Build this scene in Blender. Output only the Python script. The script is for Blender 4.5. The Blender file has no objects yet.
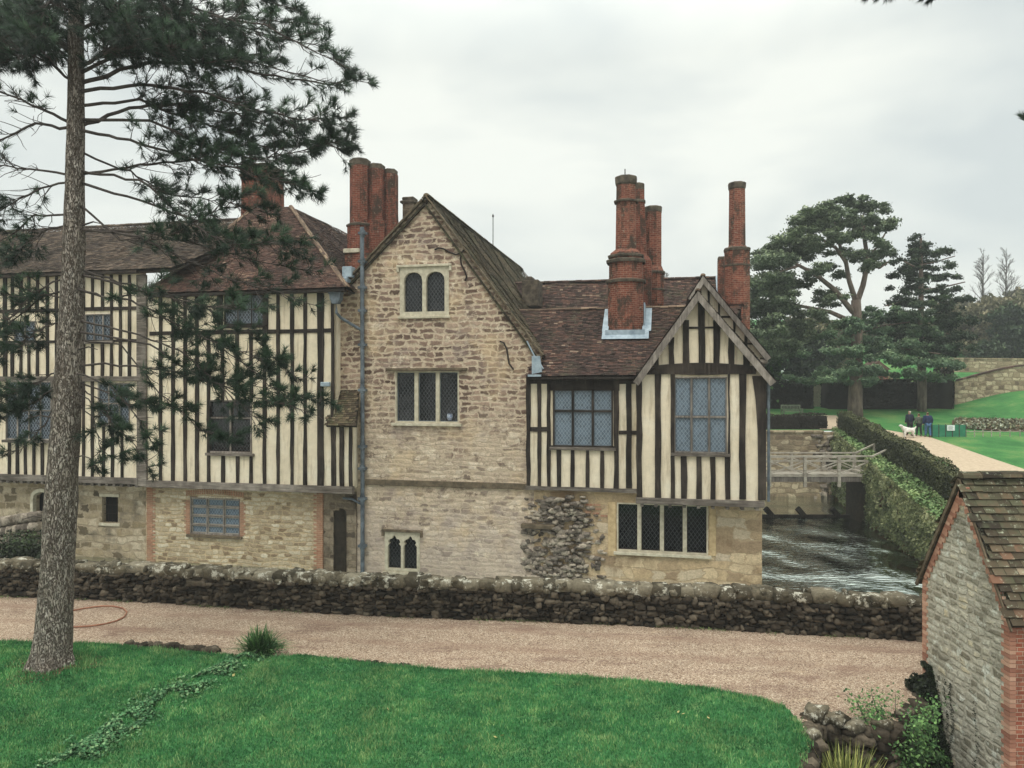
import bpy, math, random
from mathutils import Vector, noise
from mathutils.geometry import tessellate_polygon
R = random.Random(7)
C = bpy.context.scene.collection
F = 740.0; CX = 512.0; CY = 384.0; CZ = 7.2
V0 = 28.3; VX, VY = 0.2122, 0.9772          # house depth axis
WATER = -0.5

def lin(r, g, b):
    f = lambda v: ((v/255+0.055)/1.055)**2.4 if v > 10 else v/255/12.92
    return (f(r), f(g), f(b), 1)

# ------------------------------------------------------------ materials
class M:
    def __init__(s, name, rough=0.9, spec=0.25):
        s.m = bpy.data.materials.new(name); s.m.use_nodes = True
        s.nt = s.m.node_tree; s.b = s.nt.nodes['Principled BSDF']
        s.b.inputs['Roughness'].default_value = rough
        s.b.inputs['Specular IOR Level'].default_value = spec
        s._c = {}
    def n(s, t, props=None, **k):
        nd = s.nt.nodes.new('ShaderNode'+t)
        for a, v in (props or {}).items(): setattr(nd, a, v)
        for a, v in k.items():
            key = int(a[1:]) if a[0] == 'i' and a[1:].isdigit() else a.replace('_', ' ')
            s.set(nd.inputs[key], v)
        return nd
    def set(s, sock, v):
        if isinstance(v, bpy.types.NodeSocket): s.nt.links.new(v, sock)
        elif isinstance(v, bpy.types.Node): s.nt.links.new(v.outputs[0], sock)
        else: sock.default_value = v
    def uv(s):
        if 'uv' not in s._c: s._c['uv'] = s.n('TexCoord').outputs['UV']
        return s._c['uv']
    def obj(s):
        if 'ob' not in s._c: s._c['ob'] = s.n('TexCoord').outputs['Object']
        return s._c['ob']
    def map(s, v, scale=(1,1,1), loc=(0,0,0), rot=(0,0,0)):
        return s.n('Mapping', None, Vector=v, Scale=scale, Location=loc, Rotation=rot).outputs[0]
    def noise(s, v, sc, det=3, rough=.6, dist=0, col=False):
        n = s.n('TexNoise', None, Vector=v, Scale=sc, Detail=det, Roughness=rough, Distortion=dist)
        return n.outputs['Color'] if col else n.outputs['Fac']
    def ramp(s, fac, stops, interp='LINEAR'):
        n = s.n('ValToRGB', None, Fac=fac); cr = n.color_ramp; cr.interpolation = interp
        while len(cr.elements) < len(stops): cr.elements.new(.5)
        for e, (p, c) in zip(cr.elements, stops):
            e.position = p; e.color = c if not isinstance(c, (int, float)) else (c, c, c, 1)
        return n.outputs[0]
    def mr(s, v, a, b, c=0, d=1, smooth=False):
        n = s.n('MapRange', None, Value=v); n.clamp = True
        if smooth: n.interpolation_type = 'SMOOTHSTEP'
        for i, x in zip((1, 2, 3, 4), (a, b, c, d)): n.inputs[i].default_value = x
        return n.outputs[0]
    def math(s, op, a, b=0.0, c=0.0):
        n = s.n('Math', {'operation': op}); s.set(n.inputs[0], a); s.set(n.inputs[1], b); s.set(n.inputs[2], c)
        return n.outputs[0]
    def mix(s, fac, a, b, mode='MIX'):
        n = s.n('Mix', {'data_type': 'RGBA', 'blend_type': mode})
        s.set(n.inputs[0], fac); s.set(n.inputs[6], a); s.set(n.inputs[7], b)
        return n.outputs[2]
    def mul(s, col, val):   # colour times a grey value socket
        return s.mix(1.0, col, s.n('CombineColor', None, Red=val, Green=val, Blue=val).outputs[0], 'MULTIPLY')
    def bump(s, h, strength=.5, dist=.05):
        b = s.n('Bump', None, Height=h, Strength=strength, Distance=dist)
        s.nt.links.new(b.outputs[0], s.b.inputs['Normal'])
    def col(s, c): s.set(s.b.inputs['Base Color'], c)
    def attr(s, name='rnd'): return s.n('Attribute', {'attribute_name': name}).outputs['Fac']

def rubble_net(s, v, sx, sy, stops, mortar, mw, seed=0.0, distort=.35):
    """roughly coursed rubble: wavy courses, each cut into stones of uneven length"""
    def warp(p, sc, amt, lac=2):
        d = s.noise(p, sc, lac, .55, 0, True)
        d = s.n('VectorMath', {'operation': 'SUBTRACT'}, i0=d, i1=(.5, .5, .5)).outputs[0]
        d = s.n('VectorMath', {'operation': 'MULTIPLY'}, i0=d, i1=(amt[0], amt[1], 0)).outputs[0]
        return s.n('VectorMath', {'operation': 'ADD'}, i0=p, i1=d).outputs[0]
    p = s.map(v, (sx*.8, sy*.85, 1), (seed*3.1, seed*1.7, seed))
    p = warp(p, .38, (1.0*distort/.35, 1.7*distort/.35)); k_ = distort/.35; p = warp(p, 1.3, (.9*k_, .85*k_)); p = warp(p, 5.0, (.2, .2))
    q = s.n('SeparateXYZ', None, Vector=p)
    row = s.math('FLOOR', q.outputs[1]); fr = s.math('SUBTRACT', q.outputs[1], row)
    hr = s.n('TexWhiteNoise', {'noise_dimensions': '1D'}, W=row)
    wx = s.math('ADD', s.math('MULTIPLY', q.outputs[0], s.mr(hr.outputs[0], 0, 1, .65, 1.45)), s.math('MULTIPLY', row, 37.73))
    f = s.n('TexVoronoi', {'voronoi_dimensions': '1D'}, W=wx, Scale=1.0, Randomness=.85)
    e = s.n('TexVoronoi', {'voronoi_dimensions': '1D', 'feature': 'DISTANCE_TO_EDGE'}, W=wx, Scale=1.0, Randomness=.85)
    ex = s.math('MULTIPLY', e.outputs['Distance'], sy/sx*1.05)
    ey = s.math('MINIMUM', fr, s.math('SUBTRACT', 1.0, fr))
    # rounded corners: soft minimum of the two edge distances
    ed = s.math('SMOOTH_MIN', ex, ey, .16)
    sep = s.n('SeparateColor', None, Color=f.outputs['Color'])
    stone = s.ramp(sep.outputs[0], stops)
    fine = s.noise(v, 15, 5, .75); med = s.noise(v, 4.5, 3, .6)
    stone = s.mul(stone, s.mr(s.math('ADD', s.math('MULTIPLY', fine, .6), s.math('MULTIPLY', med, .4)), .3, .7, .55, 1.34))
    mask = s.mr(s.math('ADD', ed, s.mr(s.noise(v, 7, 4, .7), .3, .7, -.09, .09)), mw*.35, mw*1.5, 0, 1, True)
    mcol = s.mul(mortar_node(s, mortar), s.mr(s.noise(v, 6, 5, .7), .3, .7, .74, 1.16))
    colr = s.mix(mask, mcol, stone)
    hh = s.math('ADD', s.math('MULTIPLY', mask, .6), s.math('MULTIPLY', fine, .8))
    hh = s.math('ADD', hh, s.math('MULTIPLY', sep.outputs[1], .3))
    return colr, hh
def mortar_node(s, c):
    n = s.n('RGB'); n.outputs[0].default_value = c; return n.outputs[0]

def rubble(name, sx, sy, stops, mortar, mw, grime=None, grime_amt=.5, bump=.6, seed=0.0, lichen=None, dist=.06, distort=.3):
    s = M(name, .93, .15); v = s.uv()
    c, h = rubble_net(s, v, sx, sy, stops, mortar, mw, seed, distort)
    if grime:
        g = s.mr(s.noise(v, .55, 5, .65), .5, .66, 0, grime_amt, True)
        c = s.mix(g, c, grime)
    if lichen:
        g = s.mr(s.noise(s.map(v, (1, 1, 1), (31, 7, 0)), 3.2, 5, .7), .56, .64, 0, .8, True)
        c = s.mix(g, c, lichen)
    s.col(c); s.bump(h, bump, dist); return s.m

def m_gable():
    s = M('gable stone', .93, .12); v = s.uv()
    a, ha = rubble_net(s, v, 3.1, 5.2, [(0, lin(88,70,60)), (.3, lin(122,100,88)), (.65, lin(150,126,110)), (1, lin(182,158,138))], lin(200,182,158), .19, 3.1)
    b, hb = rubble_net(s, v, 3.4, 6.2, [(0, lin(132,116,102)), (.25, lin(178,160,140)), (.7, lin(206,186,162)), (1, lin(222,206,184))], lin(196,178,154), .2, 8.3)
    z = s.n('SeparateXYZ', None, Vector=s.obj()).outputs[2]
    t = s.math('ADD', z, s.mr(s.noise(v, .5, 4, .7), .3, .7, -2.2, 2.2))
    k = s.mr(t, 4.6, 7.2, 0, 1, True)
    c = s.mix(k, b, a)
    h = s.math('ADD', s.math('MULTIPLY', ha, k), s.math('MULTIPLY', hb, s.math('SUBTRACT', 1.0, k)))
    g = s.mr(s.noise(v, .8, 6, .75), .5, .66, 0, .6, True)
    c = s.mix(g, c, lin(146,130,122))
    g = s.mr(s.noise(s.map(v, (1, 1, 1), (40, 3, 0)), 1.6, 7, .85), .54, .62, 0, .8, True)
    c = s.mix(g, c, lin(112,94,82))
    y_ = s.mr(s.noise(s.map(v, (1, 1, 1), (4, 33, 0)), .45, 4, .7), .5, .68, 0, .45, True)
    c = s.mix(y_, c, lin(214,188,150))
    k2 = s.mr(s.math('ADD', z, s.mr(s.noise(v, 1.3, 4, .7), .3, .7, -1.6, 1.6)), 1.0, 3.3, .4, 0, True)
    c = s.mix(k2, c, lin(186,172,162))
    w = s.mr(s.noise(s.map(v, (1, 1, 1), (9, 3, 0)), .9, 7, .8), .56, .64, 0, .75, True)
    c = s.mix(w, c, lin(228,214,190))
    s.col(c); s.bump(h, .5, .05); return s.m

def m_brick(name, c1, c2, mortar, grime=lin(70,64,56), amt=.5, w=.24, hh=.082, zg=None):
    s = M(name, .92, .15); v = s.uv()
    b = s.n('TexBrick', {'offset': .5}, Vector=v, Color1=c1, Color2=c2, Mortar=mortar, Scale=1.0)
    for k_, val in (('Mortar Size', .007), ('Mortar Smooth', .3), ('Bias', .0), ('Brick Width', w), ('Row Height', hh)):
        b.inputs[k_].default_value = val
    n1 = s.noise(v, 3.0, 5, .75)
    c = s.mul(b.outputs['Color'], s.mr(n1, .3, .7, .7, 1.25))
    g = s.mr(s.noise(s.map(v, (1, .6, 1), (5, 2, 0)), 1.3, 6, .8), .46, .60, 0, amt, True)
    c = s.mix(g, c, grime)
    w_ = s.mr(s.noise(s.map(v, (1, 1, 1), (15, 22, 0)), 4.5, 4, .7), .6, .68, 0, .6, True)
    c = s.mix(w_, c, lin(158,150,132))
    s.col(c); s.bump(s.math('ADD', s.math('MULTIPLY', b.outputs['Fac'], -1.0), n1), .5, .02); return s.m

def m_tile(name, stops, moss, moss_amt, lich=lin(170,164,140), lich_amt=.4, mossf=.5):
    s = M(name, .88, .2); r = s.attr(); v = s.uv()
    c = s.ramp(r, stops)
    g = s.noise(v, 1.1, 5, .7)
    c = s.mul(c, s.mr(s.noise(v, .7, 4, .6), .3, .7, .75, 1.2))
    c = s.mix(s.mr(g, mossf, mossf+.14, 0, moss_amt, True), c, moss)
    n = s.noise(s.map(v, (1, 1, 1), (4, 9, 0)), 7, 4, .75)
    c = s.mix(s.mr(n, .58, .68, 0, lich_amt), c, lich)
    s.col(c); s.bump(s.noise(v, 30, 3), .4, .01); return s.m

def m_plaster():
    s = M('cream plaster', .9, .15); v = s.obj()
    c = s.ramp(s.noise(v, .9, 4, .6), [(.25, lin(212,198,172)), (.5, lin(226,212,186)), (.75, lin(236,226,204))])
    st = s.mr(s.noise(s.map(v, (3.0, 3.0, .35)), 1.6, 5, .7), .5, .68, 0, .6, True)
    c = s.mix(st, c, lin(176,158,130))
    c = s.mul(c, s.mr(s.noise(v, 5, 5, .7), .3, .7, .9, 1.06))
    s.col(c); s.bump(s.noise(v, 18, 4), .25, .02); return s.m

def m_timber(name, a, b, c_, vert=True):
    s = M(name, .85, .25); v = s.obj()
    g = s.noise(s.map(v, (14, 14, 1.2) if vert else (1.2, 14, 14)), 1.0, 5, .7)
    c = s.ramp(g, [(.3, a), (.55, b), (.75, c_)])
    k = s.mr(s.noise(v, .8, 3), .5, .7, 0, .6)
    c = s.mix(k, c, c_)
    c = s.mul(c, s.mr(s.attr(), 0, 1, .75, 1.5))
    c = s.mul(c, s.mr(s.noise(v, 2.2, 5, .7), .3, .7, .7, 1.3))
    s.col(c); s.bump(g, .6, .02); return s.m

def m_simple(name, a, b, sc=4, rough=.85, bump=.3, det=4, stretch=(1,1,1), spec=.25, dist=.02):
    s = M(name, rough, spec); v = s.map(s.obj(), stretch)
    f = s.noise(v, sc, det, .65)
    s.col(s.ramp(f, [(.3, a), (.7, b)]))
    if bump: s.bump(f, bump, dist)
    return s.m

def m_glass(name, base, lead, rough=.12, dx=.15, dz=.21, lw=.07, vary=.5, spec=.5):
    s = M(name, rough, spec); v = s.uv()
    sep = s.n('SeparateXYZ', None, Vector=v)
    a = s.math('DIVIDE', sep.outputs[0], dx); b = s.math('DIVIDE', sep.outputs[1], dz)
    def line(x):
        f = s.math('FRACT', x); f = s.math('ABSOLUTE', s.math('SUBTRACT', f, .5))
        return s.math('GREATER_THAN', f, .5-lw)
    L = s.math('MAXIMUM', line(s.math('ADD', a, b)), line(s.math('SUBTRACT', a, b)))
    cell = s.n('TexWhiteNoise', {'noise_dimensions': '2D'}, Vector=s.n('CombineXYZ', None,
        X=s.math('FLOOR', s.math('ADD', a, b)), Y=s.math('FLOOR', s.math('SUBTRACT', a, b))).outputs[0]).outputs[0]
    n = s.noise(v, 1.2, 3)
    c = s.mul(mortar_node(s, base), s.mr(s.math('ADD', s.math('MULTIPLY', cell, .5), s.math('MULTIPLY', n, .5)), .3, .7, 1-vary, 1+vary))
    s.col(s.mix(L, c, lead))
    s.set(s.b.inputs['Roughness'], s.mr(L, 0, 1, rough, .6))
    # each quarry sits at its own small tilt
    s.bump(s.math('ADD', cell, s.math('MULTIPLY', L, 1.0)), .35, .012)
    return s.m

def m_leaf(name, dark, mid, light, rough=.6, trans=.15, sc=.6):
    s = M(name, rough, .2)
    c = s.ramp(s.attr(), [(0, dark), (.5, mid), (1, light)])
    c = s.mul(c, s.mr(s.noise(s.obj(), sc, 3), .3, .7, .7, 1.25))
    s.col(c); return s.m

def m_gravel():
    s = M('gravel', .95, .1); v = s.obj()
    vo = s.n('TexVoronoi', None, Vector=v, Scale=40)
    cc = s.n('SeparateColor', None, Color=vo.outputs['Color']).outputs[0]
    c = s.ramp(cc, [(0, lin(112,90,74)), (.35, lin(160,136,116)), (.7, lin(186,164,142)), (1, lin(216,200,178))])
    c = s.mul(c, s.mr(s.noise(v, .7, 5, .7), .3, .7, .86, 1.1))
    damp = s.mr(s.noise(s.map(v, (.5, 1.4, 1)), .8, 5, .7), .52, .66, 0, .6, True)
    c = s.mix(damp, c, lin(124,98,86))
    w = s.mr(s.noise(s.map(v, (.6, 1.4, 1), (7, 7, 0)), .9, 6, .75), .58, .7, 0, .45, True)
    c = s.mix(w, c, lin(196,172,142))
    tr = s.mr(s.noise(v, 8, 4, .7), .62, .7, 0, .5); c = s.mix(tr, c, lin(112,86,70))
    q_ = s.n('SeparateXYZ', None, Vector=v); w_ = s.math('ADD', s.math('ADD', q_.outputs[1], s.math('MULTIPLY', q_.outputs[0], .148)), s.mr(s.noise(v, .25, 3), 0, 1, -.5, .5))
    for y_ in (20.1, 21.6):
        t_ = s.mr(s.math('ABSOLUTE', s.math('SUBTRACT', w_, y_)), .08, .34, 1, 0, True); t_ = s.math('MULTIPLY', t_, s.mr(s.noise(v, .8, 4, .7), .35, .65, .1, .6)); c = s.mix(t_, c, lin(142,114,98))
    s.col(c); s.bump(s.math('ADD', vo.outputs['Distance'], s.noise(v, 3, 5)), .7, .05); return s.m

def m_grass(name='grass turf', a=lin(44,92,54), b=lin(72,124,76), c_=lin(122,146,92), far=False):
    s = M(name, .95, .08); v = s.obj()
    f = s.noise(v, 1.1 if not far else .35, 6, .7)
    c = s.ramp(f, [(.3, a), (.52, b), (.72, c_)])
    c = s.mul(c, s.mr(s.noise(v, 25, 4, .7), .3, .7, .62, 1.3))
    brown = s.mr(s.noise(s.map(v, (1, 1, 1), (3, 11, 0)), .5, 6, .75), .6, .7, 0, .45)
    c = s.mix(brown, c, lin(124,116,72))
    s.col(c); s.bump(s.noise(v, 18, 5, .7), .9, .06); return s.m

def m_stone_solid(name, stops, lichen=None, lich_amt=.8, dark=None, sc=2.0, l0=.54, bump=.8):
    s = M(name, .95, .1); v = s.obj()
    c = s.ramp(s.attr(), stops)
    n = s.noise(v, 9, 5, .75)
    c = s.mul(c, s.mr(n, .3, .7, .6, 1.35))
    if dark is not None: c = s.mix(s.mr(s.noise(v, sc*.6, 5, .7), .48, .62, 0, .75, True), c, dark)
    if lichen is not None:
        c = s.mix(s.mr(s.noise(s.map(v, (1, 1, 1), (9, 2, 5)), sc*1.3, 6, .8), l0, l0+.07, 0, lich_amt, True), c, lichen)
    s.col(c); s.bump(n, bump, .04); return s.m

def m_bark():
    s = M('pine bark', .95, .1); v = s.obj()
    p = s.map(v, (1, 1, .28))
    vo = s.n('TexVoronoi', {'feature': 'DISTANCE_TO_EDGE'}, Vector=s.n('VectorMath', {'operation': 'ADD'}, i0=p, i1=s.noise(p, 3, 4, .7, 0, True)).outputs[0], Scale=11)
    e = s.mr(vo.outputs['Distance'], 0, .2, 0, 1, True)
    f = s.noise(p, 12, 5, .75)
    c = s.ramp(f, [(.25, lin(116,106,96)), (.5, lin(166,156,144)), (.75, lin(212,204,194))])
    c = s.mix(s.math('MULTIPLY', s.math('SUBTRACT', 1.0, e), .85), c, lin(66,54,45))
    big = s.mr(s.noise(v, 1.2, 3), .45, .65, 0, .35); c = s.mix(big, c, lin(116,102,90))
    s.col(c); s.bump(s.math('ADD', e, s.math('MULTIPLY', f, .5)), 1.0, .06); return s.m

def m_water():
    s = M('moat water', .025, .5); v = s.obj()
    s.col(s.ramp(s.noise(v, .25, 3), [(.3, lin(186,198,190)), (.7, lin(206,214,208))]))
    h1 = s.noise(s.map(v, (.8, 2.0, 1), (0, 0, 0), (0, 0, -.15)), 3.4, 2, .5)
    h2 = s.noise(s.map(v, (1, .75, 1), (2.2, 0, 0)), .42, 1, .4)
    s.bump(s.math('ADD', s.math('MULTIPLY', h1, .085), s.math('MULTIPLY', h2, 1.1)), 1.0, .72)
    s.b.inputs['Metallic'].default_value = 1.0; s.b.inputs['IOR'].default_value = 1.33
    s.b.inputs['Specular IOR Level'].default_value = .7
    return s.m

# ------------------------------------------------------------ mesh builder
class MB:
    def __init__(s, off=(0, 0, 0)):
        s.v = []; s.f = []; s.r = []; s.off = Vector(off); s.rn = R.random
    def add(s, pts, faces, rnd=None):
        b = len(s.v); s.v.extend([tuple(p) for p in pts])
        for f in faces:
            s.f.append(tuple(b+i for i in f)); s.r.append(s.rn() if rnd is None else rnd)
    def quad(s, a, b, c, d, rnd=None): s.add([a, b, c, d], [(0, 1, 2, 3)], rnd)
    def box(s, x0, x1, y0, y1, z0, z1, rnd=None):
        p = [(x0,y0,z0),(x1,y0,z0),(x1,y1,z0),(x0,y1,z0),(x0,y0,z1),(x1,y0,z1),(x1,y1,z1),(x0,y1,z1)]
        s.add(p, [(0,3,2,1),(4,5,6,7),(0,1,5,4),(1,2,6,5),(2,3,7,6),(3,0,4,7)], rnd)
    def prism(s, poly, y0, y1, rnd=None):    # polygon (x,z) extruded from y0 (front) to y1
        n = len(poly)
        ar = sum(poly[i][0]*poly[(i+1)%n][1]-poly[(i+1)%n][0]*poly[i][1] for i in range(n))
        if ar < 0: poly = poly[::-1]
        p = [(x, y0, z) for x, z in poly]+[(x, y1, z) for x, z in poly]
        fs = [tuple(range(n)), tuple(range(2*n-1, n-1, -1))]
        fs += [(i, i+n, (i+1) % n+n, (i+1) % n) for i in range(n)]
        s.add(p, fs, rnd)
    def bar(s, a, b, w, h, up=(0, 0, 1), rnd=None):   # squared bar from a to b
        a = Vector(a); b = Vector(b); d = (b-a).normalized(); u = Vector(up)
        x = d.cross(u)
        if x.length < 1e-4: x = d.cross(Vector((0, 1, 0)))
        x.normalize(); y = x.cross(d).normalized()
        q = [a+x*i*w/2+y*j*h/2 for i, j in ((-1,-1),(1,-1),(1,1),(-1,1))]+[b+x*i*w/2+y*j*h/2 for i, j in ((-1,-1),(1,-1),(1,1),(-1,1))]
        s.add(q, [(0,3,2,1),(4,5,6,7),(0,1,5,4),(1,2,6,5),(2,3,7,6),(3,0,4,7)], rnd)
    def tube(s, pts, rad, n=8, cap=True, rnd=None, wob=0.0):
        pts = [Vector(p) for p in pts]; m = len(pts)
        if not isinstance(rad, (list, tuple)): rad = [rad]*m
        ref = Vector((0, 0, 1)) if abs((pts[-1]-pts[0]).normalized().z) < .9 else Vector((1, 0, 0))
        vs = []
        for i, p in enumerate(pts):
            d = (pts[min(i+1, m-1)]-pts[max(i-1, 0)]).normalized()
            x = d.cross(ref).normalized(); y = d.cross(x)
            for k in range(n):
                a = 2*math.pi*k/n; r = rad[i]*(1+(R.uniform(-wob, wob) if wob else 0))
                vs.append(p+(x*math.cos(a)+y*math.sin(a))*r)
        fs = []
        for i in range(m-1):
            for k in range(n):
                fs.append((i*n+k, i*n+(k+1) % n, (i+1)*n+(k+1) % n, (i+1)*n+k))
        if cap: fs += [tuple(range(n))[::-1], tuple((m-1)*n+k for k in range(n))]
        s.add(vs, fs, rnd)
    def lathe(s, cx, cy, prof, n=8, rot=math.pi/8, rnd=None):
        vs = []; fs = []
        for z, r in prof:
            for k in range(n):
                a = rot+2*math.pi*k/n; vs.append((cx+r*math.cos(a), cy+r*math.sin(a), z))
        for i in range(len(prof)-1):
            for k in range(n): fs.append((i*n+k, i*n+(k+1) % n, (i+1)*n+(k+1) % n, (i+1)*n+k))
        fs.append(tuple((len(prof)-1)*n+k for k in range(n))); s.add(vs, fs, rnd)
    def rock(s, c, size, rotz=0, jit=.12, p=.55, rnd=None):
        sd = R.random()*50; ca, sa = math.cos(rotz), math.sin(rotz); vs = []
        for q in ICO_V:
            x, y, z = [math.copysign(abs(t)**p, t) for t in q]
            k = 1+jit*2*(noise.noise(Vector((q[0]*1.3+sd, q[1]*1.3, q[2]*1.3))))
            x, y, z = x*size[0]/2*k, y*size[1]/2*k, z*size[2]/2*k
            vs.append((c[0]+x*ca-y*sa, c[1]+x*sa+y*ca, c[2]+z))
        s.add(vs, ICO_F, R.random() if rnd is None else rnd)
    def leaf(s, c, size, nrm=None, rnd=None, asp=.6):
        d = Vector((R.gauss(0, 1), R.gauss(0, 1), R.gauss(0, 1))).normalized()
        if nrm is not None:
            n = (Vector(nrm)+d*.8).normalized(); d = n.cross(Vector((R.gauss(0, 1), R.gauss(0, 1), R.gauss(0, 1)))).normalized()
        else: n = d.orthogonal().normalized()
        e = n.cross(d)
        c = Vector(c); h = size/2
        s.add([c-d*h, c+e*h*asp, c+d*h, c-e*h*asp], [(0, 1, 2, 3)], rnd)
    def build(s, name, mat, parent=None, smooth=False, bevel=0, loc=None, rotz=0):
        me = bpy.data.meshes.new(name)
        o_ = s.off if loc is None else Vector(loc)
        ca, sa = math.cos(-rotz), math.sin(-rotz)
        vs = [(v[0]-o_[0], v[1]-o_[1], v[2]-o_[2]) for v in s.v]
        me.from_pydata(vs, [], s.f)
        mats = mat if isinstance(mat, list) else [mat]
        for m_ in mats: me.materials.append(m_)
        at = me.attributes.new('rnd', 'FLOAT', 'FACE'); at.data.foreach_set('value', s.r)
        uvl = me.uv_layers.new(name='UVMap'); uv = [0.0]*(2*len(me.loops))
        for p in me.polygons:
            n = p.normal
            if abs(n.z) > .985: t = Vector((1, 0, 0)); b = Vector((0, 1, 0))
            else:
                t = Vector((-n.y, n.x, 0)).normalized(); b = n.cross(t)
            for li in p.loop_indices:
                co = Vector(s.v[me.loops[li].vertex_index])
                uv[2*li] = co.dot(t); uv[2*li+1] = co.dot(b)
        uvl.data.foreach_set('uv', uv)
        if smooth: me.polygons.foreach_set('use_smooth', [True]*len(me.polygons))
        me.update()
        ob = bpy.data.objects.new(name, me); C.objects.link(ob)
        if parent: ob.parent = parent
        elif loc is not None: ob.location = loc
        if bevel:
            b = ob.modifiers.new('bevel', 'BEVEL'); b.width = bevel; b.segments = 2; b.limit_method = 'ANGLE'
        return ob

def _ico():
    import bmesh
    bm = bmesh.new(); bmesh.ops.create_icosphere(bm, subdivisions=2, radius=1)
    v = [tuple(x.co) for x in bm.verts]; f = [tuple(x.index for x in q.verts) for q in bm.faces]; bm.free(); return v, f
ICO_V, ICO_F = _ico()

def empty(name, loc=(0, 0, 0), rz=0, label=None, cat=None, group=None):
    o = bpy.data.objects.new(name, None); C.objects.link(o); o.location = loc; o.rotation_euler = (0, 0, rz)
    o.empty_display_size = .3
    return tag(o, label, cat, group)
def tag(o, label=None, cat=None, group=None, kind=None):
    if label: o['label'] = label
    if cat: o['category'] = cat
    if group: o['group'] = group
    if kind: o['kind'] = kind
    return o
def struct(o): o['kind'] = 'structure'; return o

# ------------------------------------------------------------ terrain
def Xb(Y): return 17.95+.237*(Y-33.1)
def Yw(X): return 25.1-.148*(X+17.4)+.12*math.sin(X*.35)
def sst(t): t = max(0, min(1, t)); return t*t*(3-2*t)
def H(X, Y):
    z = max(.1, min(5.2, 2.0+.11*(Y-33.1)))
    z += min(20, max(0, Y-66)*.13)*sst((X+5)/40)
    z += 1.5*sst((X-37)/9)*sst((Y-51)/8)
    return z
def T(px, py):       # where the ray of a pixel meets the eastern ground
    t = 20.0
    for i in range(4000):
        X = (px-CX)/F*t; z = CZ+(CY-py)/F*t
        if z <= H(X, t): return X, t
        t += .05
    return X, t
def G(px, py, z=0.0):  # where it meets level ground
    t = (CZ-z)*F/(py-CY); return (px-CX)/F*t, t
def P(px, py, Y): return Vector(((px-CX)/F*Y, Y, CZ+(CY-py)/F*Y))
def HP(px, py, v=0.0):  # point of a pixel on the house plane at depth v -> (u, v, z)
    dx = (px-CX)/F; t = (V0+v)/(dx*VX+VY)
    return (dx*t*VY-t*VX, v, CZ+(CY-py)/F*t)
def UZ(px, py, v=0.0): a = HP(px, py, v); return a[0], a[2]
def h2w(u, v, z): w = v+V0; return Vector((u*VY+w*VX, -u*VX+w*VY, z))
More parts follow.
